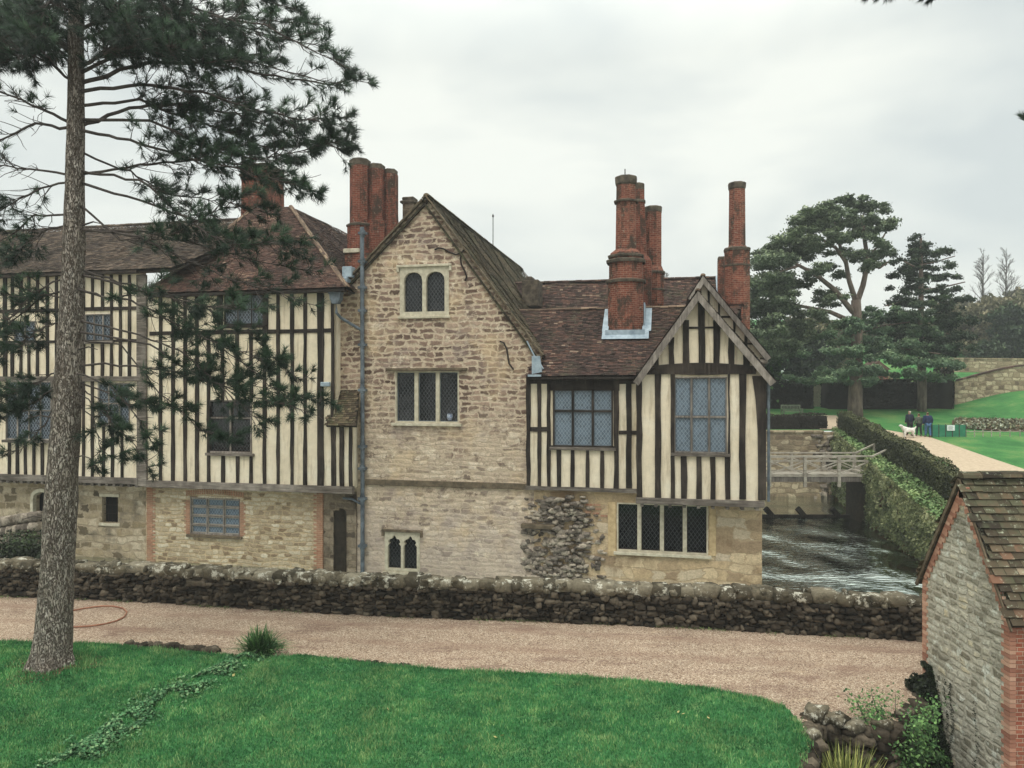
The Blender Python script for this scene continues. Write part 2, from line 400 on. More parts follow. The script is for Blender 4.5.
# ------------------------------------------------------------ palette
MAT = dict(
 gable=m_gable(),
 wing=rubble('honey rubble stone', 3.4, 6.6, [(0, lin(136,116,92)), (.3, lin(180,162,134)), (.7, lin(202,186,158)), (1, lin(220,208,184))], lin(196,174,140), .15, lin(150,132,106), .45, .8, 2.0),
 old=rubble('grey rubble stone', 2.2, 3.6, [(0, lin(86,76,62)), (.3, lin(150,134,106)), (.7, lin(180,164,138)), (1, lin(200,186,162))], lin(172,156,132), .13, lin(84,78,66), .7, .8, 5.0),
 dim=rubble('dirty shade-toned stone', 2.4, 3.8, [(0, lin(84,74,64)), (.5, lin(130,116,98)), (1, lin(160,146,126))], lin(138,124,104), .13, lin(60,52,44), .85, .8, 6.0),  # recess shade put into this tone; one small stack shares it
 ochre=rubble('ochre sandstone', 1.5, 3.0, [(0, lin(156,134,108)), (.4, lin(190,166,132)), (.75, lin(206,184,150)), (1, lin(192,176,152))], lin(182,160,130), .07, lin(124,102,78), .75, .6, 9.0),
 shed=rubble('lichened shed stone', 4.2, 7.0, [(0, lin(140,134,116)), (.4, lin(192,188,170)), (.8, lin(212,208,190)), (1, lin(220,208,176))], lin(196,190,172), .2, lin(112,108,92), .5, .9, 12.0, lin(224,226,212), .07, .22),
 farwall=rubble('garden wall stone', 2.0, 3.2, [(0, lin(112,96,80)), (.4, lin(168,150,122)), (1, lin(206,190,160))], lin(150,134,110), .14, lin(110,100,84), .5, .7, 14.0),
 brick=m_brick('orange red brick', lin(108,60,48), lin(140,84,66), lin(152,130,114), lin(64,56,48), .95),
 brick2=m_brick('dark red brick', lin(100,52,42), lin(132,72,56), lin(136,118,102), lin(60,52,44), .9),
 quoin=m_brick('quoin brick', lin(160,112,88), lin(182,136,108), lin(190,172,148), lin(140,114,92), .5),
 shedbrick=m_brick('shed brick', lin(146,82,64), lin(170,106,84), lin(192,176,154), lin(104,80,66), .5, .22, .085),
 plaster=m_plaster(),
 timber=m_timber('black timber', lin(24,19,16), lin(40,33,28), lin(74,66,58)),
 railt=m_timber('weathered timber rail', lin(58,52,46), lin(98,90,82), lin(146,138,128), False),
 greyt=m_timber('silver timber', lin(76,70,64), lin(120,112,104), lin(158,150,140)),
 stonetrim=m_simple('dressed stone', lin(166,156,134), lin(210,202,180), 5, .9, .5),
 jamb=m_simple('sandy dressed stone', lin(162,138,102), lin(206,182,142), 4, .9, .5),
 darkstone=m_simple('weathered stone moulding', lin(70,62,50), lin(122,108,88), 5, .95, .7),
 capstone=m_simple('chimney cap stone', lin(52,46,40), lin(108,98,84), 4, .95, .8),
 lead=m_simple('lead sheet', lin(120,136,148), lin(176,190,198), 3, .5, .2, spec=.5),
 pipe=m_simple('lead pipe', lin(50,58,64), lin(112,122,130), 3, .5, .3, spec=.5),
 iron=m_simple('black iron', lin(30,24,22), lin(56,44,38), 8, .7, .3),
 dark=m_simple('dark opening', lin(10,9,8), lin(20,18,16), 3, .9, 0),
 tile=m_tile('brown clay tiles', [(0, lin(42,34,32)), (.35, lin(64,50,46)), (.7, lin(84,64,58)), (.95, lin(108,80,68)), (1, lin(144,124,106))], lin(82,78,62), .6),
 tilered=m_tile('red clay tiles', [(0, lin(52,38,35)), (.4, lin(78,57,50)), (.8, lin(98,72,62)), (1, lin(134,110,94))], lin(76,64,54), .75),
 tilemoss=m_tile('mossy clay tiles', [(0, lin(40,34,28)), (.5, lin(74,62,50)), (1, lin(118,104,82))], lin(84,84,58), .6, lin(160,156,128), .6, .46),
 tilegrey=m_tile('grey brown tiles', [(0, lin(46,38,34)), (.5, lin(78,66,58)), (1, lin(116,100,86))], lin(74,68,56), .6),
 shedtile=m_tile('shed stone tiles', [(0, lin(44,38,32)), (.4, lin(76,66,52)), (.75, lin(100,88,70)), (.94, lin(116,84,66)), (1, lin(144,136,114))], lin(80,82,62), .75, lin(178,182,158), .8, .46),
 ridge=m_tile('ridge tiles', [(0, lin(80,64,56)), (.5, lin(112,92,78)), (1, lin(150,128,106))], lin(90,84,66), .6),
 gdark=m_glass('dark leaded glass', lin(18,19,22), lin(48,50,50), .1),
 glat=m_glass('latticed glass', lin(18,19,22), lin(74,76,78), .1),
 gblue=m_glass('grey leaded glass', lin(92,106,118), lin(134,146,154), .15, .13, .18, .06, .2),
 gmid=m_glass('dim leaded glass', lin(44,52,62), lin(120,130,138), .15),
 bark=m_bark(),
 bark2=m_simple('far bark', lin(70,60,54), lin(140,122,110), 3, .95, .6, stretch=(1,1,.3)),
 barkred=m_simple('reddish limb bark', lin(84,62,54), lin(146,108,92), 3, .95, .4),
 twig=m_simple('dark twig bark', lin(48,42,40), lin(92,84,78), 5, .9, .4),
 needle=m_leaf('pine needles', lin(24,36,28), lin(42,60,44), lin(78,102,74), .55),
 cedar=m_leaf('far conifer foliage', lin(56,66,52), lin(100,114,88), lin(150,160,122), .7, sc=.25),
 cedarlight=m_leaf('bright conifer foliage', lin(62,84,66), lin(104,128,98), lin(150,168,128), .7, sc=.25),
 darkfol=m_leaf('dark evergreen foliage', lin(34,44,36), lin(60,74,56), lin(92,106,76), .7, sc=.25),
 wood=m_leaf('winter woodland foliage', lin(84,82,62), lin(122,116,90), lin(158,150,120), .8, sc=.15),
 hedge=m_leaf('clipped yew', lin(36,40,26), lin(66,70,44), lin(104,106,70), .7, sc=.8),
 hedgedark=m_leaf('dark yew', lin(30,26,20), lin(48,42,33), lin(70,62,48), .8, sc=.4),
 ivy=m_leaf('ivy leaves', lin(44,50,32), lin(92,100,64), lin(162,162,120), .5, sc=.7),
 ivyledge=m_leaf('ground ivy', lin(66,92,56), lin(108,134,82), lin(172,186,130), .6, sc=.7),
 ivydark=m_leaf('dark ivy leaves', lin(22,28,18), lin(38,46,28), lin(80,98,60), .5, sc=2),
 bush=m_leaf('shrub leaves', lin(28,48,26), lin(56,90,46), lin(120,156,92), .5, sc=2),
 furrow=m_leaf('furrow ivy leaves', lin(36,78,46), lin(76,122,78), lin(136,166,118), .6, sc=1.5),
 blade=m_leaf('grass blades', lin(38,92,52), lin(78,142,82), lin(156,180,118), .7, sc=.8),
 strap=m_leaf('strap leaves', lin(52,62,30), lin(108,118,58), lin(186,182,110), .5, sc=3),
 litter=m_leaf('fallen leaves', lin(58,42,34), lin(94,66,50), lin(150,118,92), .8, sc=3),
 soil=m_simple('soil', lin(62,44,34), lin(104,80,60), 7, 1, .8),
 turf=m_grass(), turffar=m_grass('far turf', lin(50,100,56), lin(76,130,72), lin(126,146,88), True),
 gravel=m_gravel(),
 pathfar=m_simple('pale gravel', lin(170,150,128), lin(196,178,152), 6, .95, .3),
 water=m_water(),
 wallstone=m_stone_solid('mossy wall stone', [(0, lin(42,37,31)), (.5, lin(70,62,52)), (1, lin(106,96,82))], lin(132,130,114), .5, lin(32,28,23), 2.4, .62),
 cope=m_stone_solid('coping stone', [(0, lin(74,68,56)), (.5, lin(104,96,80)), (1, lin(138,130,112))], lin(206,202,186), .85, lin(54,50,40), 2.2, .54),
 broken=m_stone_solid('broken masonry', [(0, lin(96,88,80)), (.5, lin(140,130,118)), (1, lin(178,166,148))], lin(196,186,166), .6, lin(66,58,50), 1.6, .56),
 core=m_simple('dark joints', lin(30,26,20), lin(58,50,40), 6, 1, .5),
 rail=m_simple('weathered oak', lin(124,116,104), lin(186,178,164), 5, .85, .3, stretch=(.4,1,1)),
)

# ------------------------------------------------------------ the manor
U0 = HP(560, 500)[0]
HO = (U0, 0.0, WATER)                       # origin of the house in house coordinates
hw = h2w(*HO)
house = empty('manor_house', hw, -math.atan2(VX, VY),
    'medieval stone and half-timbered manor with tall brick chimneys, rising from the moat', 'house')
def hb(): return MB(HO)
def hadd(mb, name, mat, parent=house, **k): return mb.build(name, MAT[mat] if isinstance(mat, str) else mat, parent, **k)

def wall(mb, outer, holes, v, depth=.28, back=.5):
    """front face with openings, reveals, and outer edges; all points are (u,z)"""
    loops = [[Vector((a, b, 0)) for a, b in outer]]+[[Vector((a, b, 0)) for a, b in h] for h in holes]
    pts = [p for l in loops for p in l]
    for t in tessellate_polygon(loops):
        a, b, c = [pts[i] for i in t]
        if (b-a).cross(c-a).z < 0: b, c = c, b
        if (b-a).cross(c-a).length < 1e-7: continue
        mb.add([(a.x, v, a.y), (b.x, v, b.y), (c.x, v, c.y)], [(0, 1, 2)], .5)
    for k, l in enumerate(loops):
        d = back if k == 0 else depth; n = len(l)
        for i in range(n):
            a, b = l[i], l[(i+1) % n]
            mb.quad((a.x, v, a.y), (b.x, v, b.y), (b.x, v+d, b.y), (a.x, v+d, a.y), .5)
def rect(x0, y0, x1, y1, v=0.0):
    xm, ym = (x0+x1)/2, (y0+y1)/2
    z0 = UZ(xm, y1, v)[1]; z1 = UZ(xm, y0, v)[1]; a = UZ(x0, ym, v)[0]; b = UZ(x1, ym, v)[0]
    return a, b, z0, z1
def rp(r): a, b, z0, z1 = r; return [(a, z0), (b, z0), (b, z1), (a, z1)]
def arch_poly(a, b, z0, zs, top, n=8, ogee=False):
    """opening a..b, sill z0, springing zs, crown top"""
    c = (a+b)/2; h = (b-a)/2; pts = [(a, z0), (b, z0), (b, zs)]
    for i in range(1, n):
        t = math.pi*i/n
        if ogee:
            x = c+h*math.cos(t)*(1-.18*math.sin(2*t)**2); z = zs+(top-zs)*math.sin(t)**.9*(1+.12*math.sin(3*t)**2*0)
        else: x = c+h*math.cos(t); z = zs+(top-zs)*math.sin(t)**.8
        pts.append((x, z))
    pts.append((a, zs)); return pts

def window(r, v, nx, rows, frame_mat, glass, fw=.07, mull=.06, sill=None, rec=.12, proud=.02, hood=None, transom_mat=None, label=None, bars=None):
    """frame mesh with pane / sill / hood children. r=(a,b,z0,z1); rows = list of fractions of the height"""
    a, b, z0, z1 = r; f = hb()
    y0 = v-proud; y1 = v+rec
    f.box(a, a+fw, y0, y1, z0, z1); f.box(b-fw, b, y0, y1, z0, z1)
    f.box(a+fw, b-fw, y0, y1, z0, z0+fw); f.box(a+fw, b-fw, y0, y1, z1-fw, z1)
    for i in range(1, nx):
        x = a+(b-a)*i/nx; f.box(x-mull/2, x+mull/2, y0+.02, y1-.003, z0+fw, z1-fw)
    for q in rows:
        z = z0+(z1-z0)*q; f.box(a+fw, b-fw, y0+.035, y1-.006, z-mull/2, z+mull/2)
    # casement bars round every light
    xs = [a+(b-a)*i/nx for i in range(nx+1)]; zs = [z0]+[z0+(z1-z0)*q for q in rows]+[z1]
    w = hadd(f, 'window', frame_mat, bevel=.008)
    if label: w['label'] = label
    p = hb(); p.quad((a+.01, y1-.03, z0+.01), (b-.01, y1-.03, z0+.01), (b-.01, y1-.03, z1-.01), (a+.01, y1-.03, z1-.01)); hadd(p, 'pane', glass, w)
    cs = hb()
    for i in range(nx):
        for j in range(len(zs)-1):
            xa = xs[i]+(fw if i == 0 else mull/2); xb = xs[i+1]-(fw if i == nx-1 else mull/2)
            za = zs[j]+(fw if j == 0 else mull/2); zb = zs[j+1]-(fw if j == len(zs)-2 else mull/2); t = .028
            for q in ((xa, xa+t, za, zb), (xb-t, xb, za, zb), (xa+t, xb-t, za, za+t), (xa+t, xb-t, zb-t, zb)):
                cs.box(q[0], q[1], y1-.07, y1-.035, q[2], q[3])
    hadd(cs, 'casement', bars or 'pipe' if bars or glass != 'gdark' else 'iron', w)
    if sill:
        s_ = hb(); s_.box(a-.12, b+.12, v-.12, v+.06, z0-.12, z0-.002); hadd(s_, 'sill', sill, w, bevel=.015)
    if hood:
        s_ = hb(); s_.box(a-hood[0], b+hood[0], v-.16, v+.02, z1+.004, z1+hood[1]); hadd(s_, 'hood', hood[2], w, bevel=.02)
    return w

def arched_window(r, v, nl, glass, ogee=False, hood=True):
    """stone block with arched lights cut in it"""
    a, b, z0, z1 = r; fw = (b-a)*.085; mw = (b-a)*.075
    lw = ((b-a)-2*fw-(nl-1)*mw)/nl; holes = []
    for i in range(nl):
        x = a+fw+i*(lw+mw); top = z1-fw*1.1
        zs = top-lw*(.75 if ogee else .5)
        if ogee:
            c = x+lw/2; hh = lw/2
            holes.append([(x, z0+fw), (x+lw, z0+fw), (x+lw, zs), (x+lw*.86, zs+lw*.14), (x+lw*.97, zs+lw*.27), (x+lw*.86, zs+lw*.46),
                          (x+lw*.68, zs+lw*.5), (c+lw*.1, zs+lw*.66), (c, top), (c-lw*.1, zs+lw*.66), (x+lw*.32, zs+lw*.5), (x+lw*.14, zs+lw*.46),
                          (x+lw*.03, zs+lw*.27), (x+lw*.14, zs+lw*.14), (x, zs)])
        else: holes.append(arch_poly(x, x+lw, z0+fw, zs, top))
    f = hb(); wall(f, [(a, z0), (b, z0), (b, z1), (a, z1)], holes, v-.03, .2, .2)
    w = hadd(f, 'window', 'stonetrim')
    p = hb(); p.quad((a+.01, v+.14, z0+.01), (b-.01, v+.14, z0+.01), (b-.01, v+.14, z1-.01), (a+.01, v+.14, z1-.01)); hadd(p, 'pane', glass, w)
    s_ = hb(); s_.box(a-.06, b+.06, v-.1, v+.05, z0-.1, z0-.003); hadd(s_, 'sill', 'stonetrim', w, bevel=.015)
    if hood:
        s_ = hb(); s_.box(a-.12, b+.12, v-.11, v+.03, z1+.003, z1+.1); s_.box(a-.12, a-.02, v-.1, v+.03, z1-.18, z1+.0); s_.box(b+.02, b+.12, v-.1, v+.03, z1-.18, z1+.0)
        hadd(s_, 'hood', 'darkstone' if ogee else 'stonetrim', w, bevel=.015)
    return w

def stud(mb, x0, x1, ya, yb, v, d=.06, jit=.02):
    """upright timber between pixel columns x0,x1 and rows ya (top), yb (bottom); edges waver a little"""
    xm = (x0+x1)/2; zt = UZ(xm, ya, v)[1]; zb = UZ(xm, yb, v)[1]
    a = UZ(x0, (ya+yb)/2, v)[0]; b = UZ(x1, (ya+yb)/2, v)[0]
    n = max(2, int((zt-zb)/.7)); L = []; Rr = []
    for i in range(n+1):
        z = zb+(zt-zb)*i/n; L.append((a+R.uniform(-jit, jit), z)); Rr.append((b+R.uniform(-jit, jit), z))
    mb.prism(L+Rr[::-1], v-d-R.uniform(0, .012), v+.02)
def railb(mb, x0, x1, ya, yb, v, d=.06, jit=.012, n=None):
    a, b, z0, z1 = rect(x0, ya, x1, yb, v)
    n = n or max(2, int((b-a)/.9)); lo = []; hi = []
    for i in range(n+1):
        x = a+(b-a)*i/n; lo.append((x, z0+R.uniform(-jit, jit))); hi.append((x, z1+R.uniform(-jit, jit)))
    mb.prism(lo+hi[::-1], v-d, v+.022)

# roofs -------------------------------------------------------
def inside(x, y, poly):
    c = False; n = len(poly)
    for i in range(n):
        x1, y1 = poly[i]; x2, y2 = poly[(i+1) % n]
        if (y1 > y) != (y2 > y) and x < (x2-x1)*(y-y1)/(y2-y1)+x1: c = not c
    return c
def roof(pts, gauge=.11, tw=.17, thick=.14, lift=.026, mat='tile', sag=0.0, parent=house, mbf=hb, name='roof', lab=None, wob=.012):
    """tiled slope over a flat 3D polygon; pts[0]->pts[1] is the eave"""
    Pn = [Vector(p) for p in pts]; sd = (Pn[1]-Pn[0]).normalized()
    nrm = (Pn[1]-Pn[0]).cross(Pn[2]-Pn[0]).normalized()
    if nrm.z < 0: nrm = -nrm
    td = nrm.cross(sd).normalized()
    if td.z < 0: td = -td
    O = Pn[0]; st = [((p-O).dot(sd), (p-O).dot(td)) for p in Pn]
    s0 = min(a for a, b in st); s1 = max(a for a, b in st); t1 = max(b for a, b in st)
    mb = mbf()
    def q(s, t, h=0.0):
        k = math.sin(math.pi*(s-s0)/(s1-s0+1e-6))*math.sin(math.pi*max(0, min(1, t/t1)))*sag
        k += noise.noise(Vector((s*.7, t*.7, O.x)))*wob*3
        return O+sd*s+td*t+nrm*(h-k)
    under = [p-nrm*(thick*.45+abs(sag)) for p in Pn]; und2 = [p-nrm*(thick+abs(sag)) for p in Pn]
    n = len(Pn)
    mb.add(under+und2, [tuple(range(n)), tuple(range(2*n-1, n-1, -1))]+[(i, (i+1) % n, (i+1) % n+n, i+n) for i in range(n)], .1)
    rows = int(t1/gauge)+1
    for j in range(rows):
        t = j*gauge; offs = (j % 2)*tw/2; i = 0; s = s0-tw+offs
        patch = R.uniform(-.06, .06)
        while s < s1:
            w = tw*R.uniform(.92, 1.08)
            if inside(s+w/2, t+gauge*.45, st):
                a = s+.004; b = s+w-.004; h = lift+R.uniform(-.010, .012); dt = R.uniform(-.008, .008)
                rr = min(1, max(0, R.random()*.8+.1+patch+noise.noise(Vector((s*.5, t*.5, 3.3)))*.35))
                A, B, Cc, D = q(a, t+dt, h), q(b, t+dt, h), q(b, t+gauge*1.15, .002), q(a, t+gauge*1.15, .002)
                mb.add([A, B, Cc, D, A-nrm*lift, B-nrm*lift], [(0, 1, 2, 3), (4, 5, 1, 0)], rr)
            s += w
    ob = hadd(mb, name, mat, parent)
    if lab: ob['label'] = lab
    return ob
def ridge(a, b, r=.12, mat='ridge', seg=.33, parent=house, mbf=hb):
    a = Vector(a); b = Vector(b); L = (b-a).length; n = max(2, int(L/seg)); mb = mbf(); d = (b-a)/n
    side = d.normalized().cross(Vector((0, 0, 1))).normalized()
    for i in range(n):
        p = a+d*i; e = p+d*.97; k = R.uniform(-.012, .012)
        vs = []
        for c in (p, e):
            for t in range(7):
                an = math.pi*t/6; vs.append(c+side*math.cos(an)*r+Vector((0, 0, math.sin(an)*r*.8-.04+k)))
        mb.add(vs, [(t, t+1, t+8, t+7) for t in range(6)]+[tuple(range(7)), tuple(range(13, 6, -1))])
    return hadd(mb, 'ridge_tiles', mat, parent)

# ---- stone gable range
W1 = rect(400, 267, 449, 316); W2 = rect(395, 371, 459, 423); W3 = rect(385, 532, 420, 572)
door = rect(335, 508, 347, 590)
g = hb()
outer = [UZ(312, 640), UZ(534, 640), UZ(534, 376), UZ(541, 355), UZ(426, 198), UZ(343, 287), UZ(312, 287)]
wall(g, outer, [rp(W1), rp(W2), rp(W3)], 0)
hadd(g, 'wall', 'gable')['label'] = 'gable wall of brown rubble in pale mortar'
arched_window(W1, 0, 2, 'glat')
arched_window(W3, 0, 2, 'gdark', True)
w = window(W2, 0, 3, [], 'stonetrim', 'glat', .06, .16, 'stonetrim', .2, .0, (.35, .12, 'darkstone'))
# patterned pot behind the right light
m = hb(); c = UZ(449, 420); m.lathe(c[0], .12, [(c[1]-.02, .07), (c[1]+.1, .12), (c[1]+.2, .11), (c[1]+.24, .12)], 10); hadd(m, 'vase', m_simple('blue and white china', lin(60,84,130), lin(200,206,212), 14, .4, 0), w)
m = hb()   # string course
a, b, z0, z1 = rect(366, 482, 530, 487); m.box(a, b, -.09, .02, z0, z1+.03)
a2, b2, z2, z3 = rect(333, 482, 358, 487); m.box(a2, b2, -.07, .02, z2, z3)
hadd(m, 'string_course', 'darkstone', bevel=.02)
m = hb(); a_, b_, z0_, z1_ = rect(324, 491, 357, 600); m.box(a_, b_, -.06, -.004, z0_, z1_); hadd(m, 'recess_shade_panel', 'dim')  # panel added over the wall, with the recess shade painted into it
# arched doorway in the recess, darkened like its jamb to paint the shade
m = hb(); a, b, z0, z1 = door
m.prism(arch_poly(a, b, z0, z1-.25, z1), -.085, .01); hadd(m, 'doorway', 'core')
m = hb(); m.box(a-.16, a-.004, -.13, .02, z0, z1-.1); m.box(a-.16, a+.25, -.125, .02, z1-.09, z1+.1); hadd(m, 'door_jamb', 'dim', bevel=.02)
# verge stones along the rakes and roof behind
apex = HP(426, 195, -.12); lf = HP(341, 287, -.12); rf = HP(543, 355, -.12); D = 19.0
roof([(rf[0], -.12, rf[2]), (rf[0], D, rf[2]), (apex[0], D, apex[2]), (apex[0], -.12, apex[2])], .12, .18, mat='tilemoss', sag=.16, lab='long mossy brown roof slope behind the stone gable', wob=.03)
roof([(lf[0], D, lf[2]), (lf[0], -.12, lf[2]), (apex[0], -.12, apex[2]), (apex[0], D, apex[2])], .12, .18, mat='tilemoss', sag=.1)
ridge((apex[0], -.1, apex[2]+.02), (apex[0], D, apex[2]-.05), .13, 'tilemoss')
m = hb()
for p, q in ((lf, apex), (rf, apex)):
    n = 26
    for i in range(n):
        t0 = i/n; t1 = (i+.97)/n
        A = Vector(p).lerp(Vector(apex), t0); B = Vector(p).lerp(Vector(apex), t1)
        k = R.uniform(-.012, .012); m.bar(A+Vector((0, -.0, -.02+k)), B+Vector((0, 0, -.02+k)), .2, .055, (0, 0, 1))
hadd(m, 'verge', 'darkstone')
# iron wall ties
def c7(x, y, v=-.05): return Vector(HP(x/3.49+340, y/3.49+180, v))
for path in ([(330,243),(345,237),(362,240),(385,253),(405,260),(420,256),(432,246),(436,238)], [(424,256),(420,275),(424,296),(436,318),(442,336),(438,352)], [(558,563),(572,568),(582,590),(586,615),(590,640),(606,662)]):
    m = hb(); m.tube([c7(*q) for q in path], .035, 6); hadd(m, 'iron_tie', 'iron')
# broken masonry patch low on the wall, right of the gable
m = hb()
for i in range(520):
    x = R.gauss(558, 23); y = R.uniform(497, 592)
    if x > 603 or x < 520 or (y < 515 and x > 590): continue
    k = math.exp(-((x-565)/30)**2)
    p = HP(x, y, -.02-.2*k*R.random())
    m.rock((p[0], p[1]+.13-.08*k, p[2]), (R.uniform(.12, .4), R.uniform(.2, .32), R.uniform(.08, .22)), R.uniform(-.3, .3), .3, .75)
hadd(m, 'broken_masonry', 'broken', smooth=True)['label'] = 'rough grey patch of broken stonework'
m = hb(); a, b, z0, z1 = rect(522, 524, 556, 528); m.box(a, b, -.28, .02, z0, z1+.03); hadd(m, 'stone_ledge', 'darkstone', bevel=.03)

# ---- right range, ground floor stone
W15 = rect(617, 504, 708, 553)
g = hb(); wall(g, [UZ(534, 640), UZ(762, 640), (UZ(762, 500)[0], UZ(600, 489)[1]), (UZ(534, 500)[0], UZ(600, 489)[1])], [rp(W15)], 0.003)
u762 = UZ(762, 560)[0]
g.quad((u762, 0.003, -2), (u762, 9, -2), (u762, 9, 3.3), (u762, .003, 3.3), .5)
hadd(g, 'wall', 'ochre')['label'] = 'ochre sandstone ground floor wall standing in the moat'
window(W15, 0, 4, [], 'stonetrim', 'gdark', .05, .15, 'stonetrim', .2, .03)
m = hb(); a, b, z0, z1 = rect(608, 502, 616, 556); m.box(a, b, -.035, .02, z0, z1); hadd(m, 'window_jamb', 'jamb', bevel=.02); m = hb(); a, b, z0, z1 = rect(709, 505, 716, 556); m.box(a, b, -.035, .02, z0, z1)
hadd(m, 'window_jamb', 'jamb', bevel=.02)
m = hb()
for i, (x, y) in enumerate([(589,505),(597,505),(590,508),(598,509),(588,512),(596,513),(604,516)]):
    p = HP(x, y, -.01); m.box(p[0]-.13, p[0]+.13, -.02, .02, p[2]-.045, p[2]+.045)
hadd(m, 'brick_patch', 'quoin')

# ---- right range, timbered first floor between gable and bay
def c2(x, y): return x/3.656+510, y/3.656+350
vC = -.15
z_l = UZ(585, 491, vC)[1]; z_h = UZ(585, 374, vC)[1]+.0
W13 = rect(553, 389, 613, 447, vC)
g = hb(); wall(g, [(UZ(527, 430, vC)[0], z_l), (UZ(642, 430, vC)[0], z_l), (UZ(642, 430, vC)[0], z_h), (UZ(527, 430, vC)[0], z_h)], [rp(W13)], vC, .1, .2)
hadd(g, 'wall', 'plaster')['label'] = 'cream plaster wall between black studs'
t = hb()
def st2(x0, x1, y0, y1, v=vC):
    (a, ya), (b, yb) = c2(x0, y0), c2(x1, y1); stud(t, a, b, ya, yb, v)
for a, b in ((60, 75), (101, 115), (136, 148), (380, 398), (425, 445)): st2(a, b, 96, 505)
for a, b in ((172, 186), (222, 236), (278, 291), (330, 344)): st2(a, b, 362, 505)
def rl2(x0, x1, y0, y1, v=vC, d=.06):
    (a, ya), (b, yb) = c2(x0, y0), c2(x1, y1); railb(t, a, b, ya, yb, v, d)
rl2(60, 470, 84, 124); rl2(136, 400, 124, 148, d=.05); rl2(398, 470, 295, 309, d=.035); rl2(62, 136, 281, 298, d=.035); rl2(146, 384, 350, 364, d=.035)
hadd(t, 'timber_frame', 'timber')
t = hb(); rl2(58, 466, 502, 516, d=.09); hadd(t, 'sill_beam', 'railt')
window(W13, vC, 3, [.62], 'timber', 'gblue', .055, .075, 'railt', .1, .05)

# ---- projecting bay
vB = -.7
W14 = rect(674, 377, 727, 453, vB)
def c7b(x, y): return x/5.488+630, y/5.486+260
uL = UZ(639, 440, vB)[0]; uR = UZ(765, 440, vB)[0]
zb = UZ(700, 502, vB)[1]; zt = UZ(705, 378, vB)[1]
ap = UZ(702, 297, vB)
g = hb(); wall(g, [(uL, zb), (uR, zb), (uR, zt), ap, (uL, zt)], [rp(W14)], vB, .12, .3)
g.quad((uR, vB, zb), (uR, 9, zb), (uR, 9, zt), (uR, vB, zt), .5); g.quad((uL, vB, zb), (uL, 0, zb), (uL, 0, zt), (uL, vB, zt), .5)
g.quad((uL, vB, zb), (uR, vB, zb), (uR, 9, zb), (uL, 9, zb), .5)
hadd(g, 'wall', 'plaster')['label'] = 'cream plaster front of the jettied gabled bay'
t = hb()
for a, b in ((462, 483), (531, 552), (588, 602), (797, 804), (838, 862)): st2(a, b, 80, 545, vB)
for a, b in ((588, 600), (625, 647), (680, 700), (732, 752), (786, 800)): st2(a, b, 388, 545, vB)
# right post with curved brace
zz = [UZ(760, y, vB)[1] for y in (376, 400, 430, 470, 500)]
xs = [UZ(x, 440, vB)[0] for x in (752, 755.5, 757.5, 758, 758)]
t.prism(list(zip(xs, zz))+[(uR+.03, zz[-1]), (uR+.03, zz[0])], vB-.06, vB+.02)
# studs of the gable
def sg(x0, x1, ytop, ybot):
    (a, ya), (b, yb) = c7b(x0, ytop), c7b(x1, ybot); stud(t, a, b, ya, yb, vB)
for x0, x1, yt in ((375,410,235),(290,325,330),(458,492,330),(212,243,425),(540,574,425),(132,160,520),(622,655,520)): sg(x0, x1, yt, 590)
(a, ya), (b, yb) = c7b(300, 365), c7b(500, 377); railb(t, a, b, ya, yb, vB, .05)
hadd(t, 'timber_frame', 'timber')
t = hb()
(a, ya), (b, yb) = c7b(78, 585), c7b(690, 628)
A0 = UZ(a, ya, vB); B0 = UZ(b, yb, vB); lo = []; hi = []
for i in range(11):
    k = i/10; x = A0[0]+(B0[0]-A0[0])*k; up = .13*math.sin(math.pi*k); lo.append((x, B0[1]+.0+.02*math.sin(k*9))); hi.append((x, A0[1]+up))
t.prism(lo+hi[::-1], vB-.09, vB+.02); hadd(t, 'tie_beam', 'timber')
t = hb(); (a, ya), (b, yb) = c2(462, 548), c2(925, 566)
a_, b_, z0, z1 = rect(a, ya, b, yb, vB); t.box(a_-.02, b_+.05, vB-.1, vB+.12, z0-.02, z1+.03)
for i in range(9):
    x = a_+.2+(b_-a_-.4)*i/8; t.box(x-.06, x+.06, vB-.06, .0, z0-.13, z0-.022)
hadd(t, 'jetty_beam', 'railt', bevel=.015)
t = hb(); p = HP(765, 380, vB); t.tube([(uR+.12, vB-.02, zt), (uR+.12, vB-.02, zb+.1)], .05, 8); hadd(t, 'drainpipe', 'pipe')
window(W14, vB, 3, [.475], 'greyt', 'gblue', .045, .07, 'railt', .1, .04)
# bay roof and barge boards
vb0 = vB-.42
AP = Vector(HP(698, 290, vb0)); LF = Vector(HP(633, 380, vb0)); RF = Vector(HP(776, 382, vb0))
z_eq = (LF.z+RF.z)/2; LF.z = RF.z = z_eq
def back(p, v): q = Vector(p); q.y = v; return q
roof([LF, back(LF, 3.4), back(AP, 3.4), AP], .11, .17, mat='tile')
roof([back(RF, 3.4), RF, AP, back(AP, 3.4)], .11, .17, mat='tile')
ridge(AP+Vector((0, 0, .02)), back(AP, 3.4)+Vector((0, 0, .02)), .1)
def barge(AP, LF, RF, w=.24, mat='greyt', dv=.0):
    m = hb()
    for f in (LF, RF):
        d = (f-AP).normalized(); n = Vector((-d.z, 0, d.x)); n = -n if n.z > 0 else n
        a0 = AP+Vector((0, dv, -.03)); f0 = f+Vector((0, dv, -.03))
        pts = [(a0.x, a0.z), (f0.x, f0.z), ((f0+n*w).x, (f0+n*w).z), (a0.x, (AP+Vector((0, 0, -w/abs(n.z)))).z)]
        m.prism(pts, a0.y-.03 + (.004 if f is RF else 0), a0.y+.03)
    return hadd(m, 'barge_board', mat)
barge(AP, LF, RF)
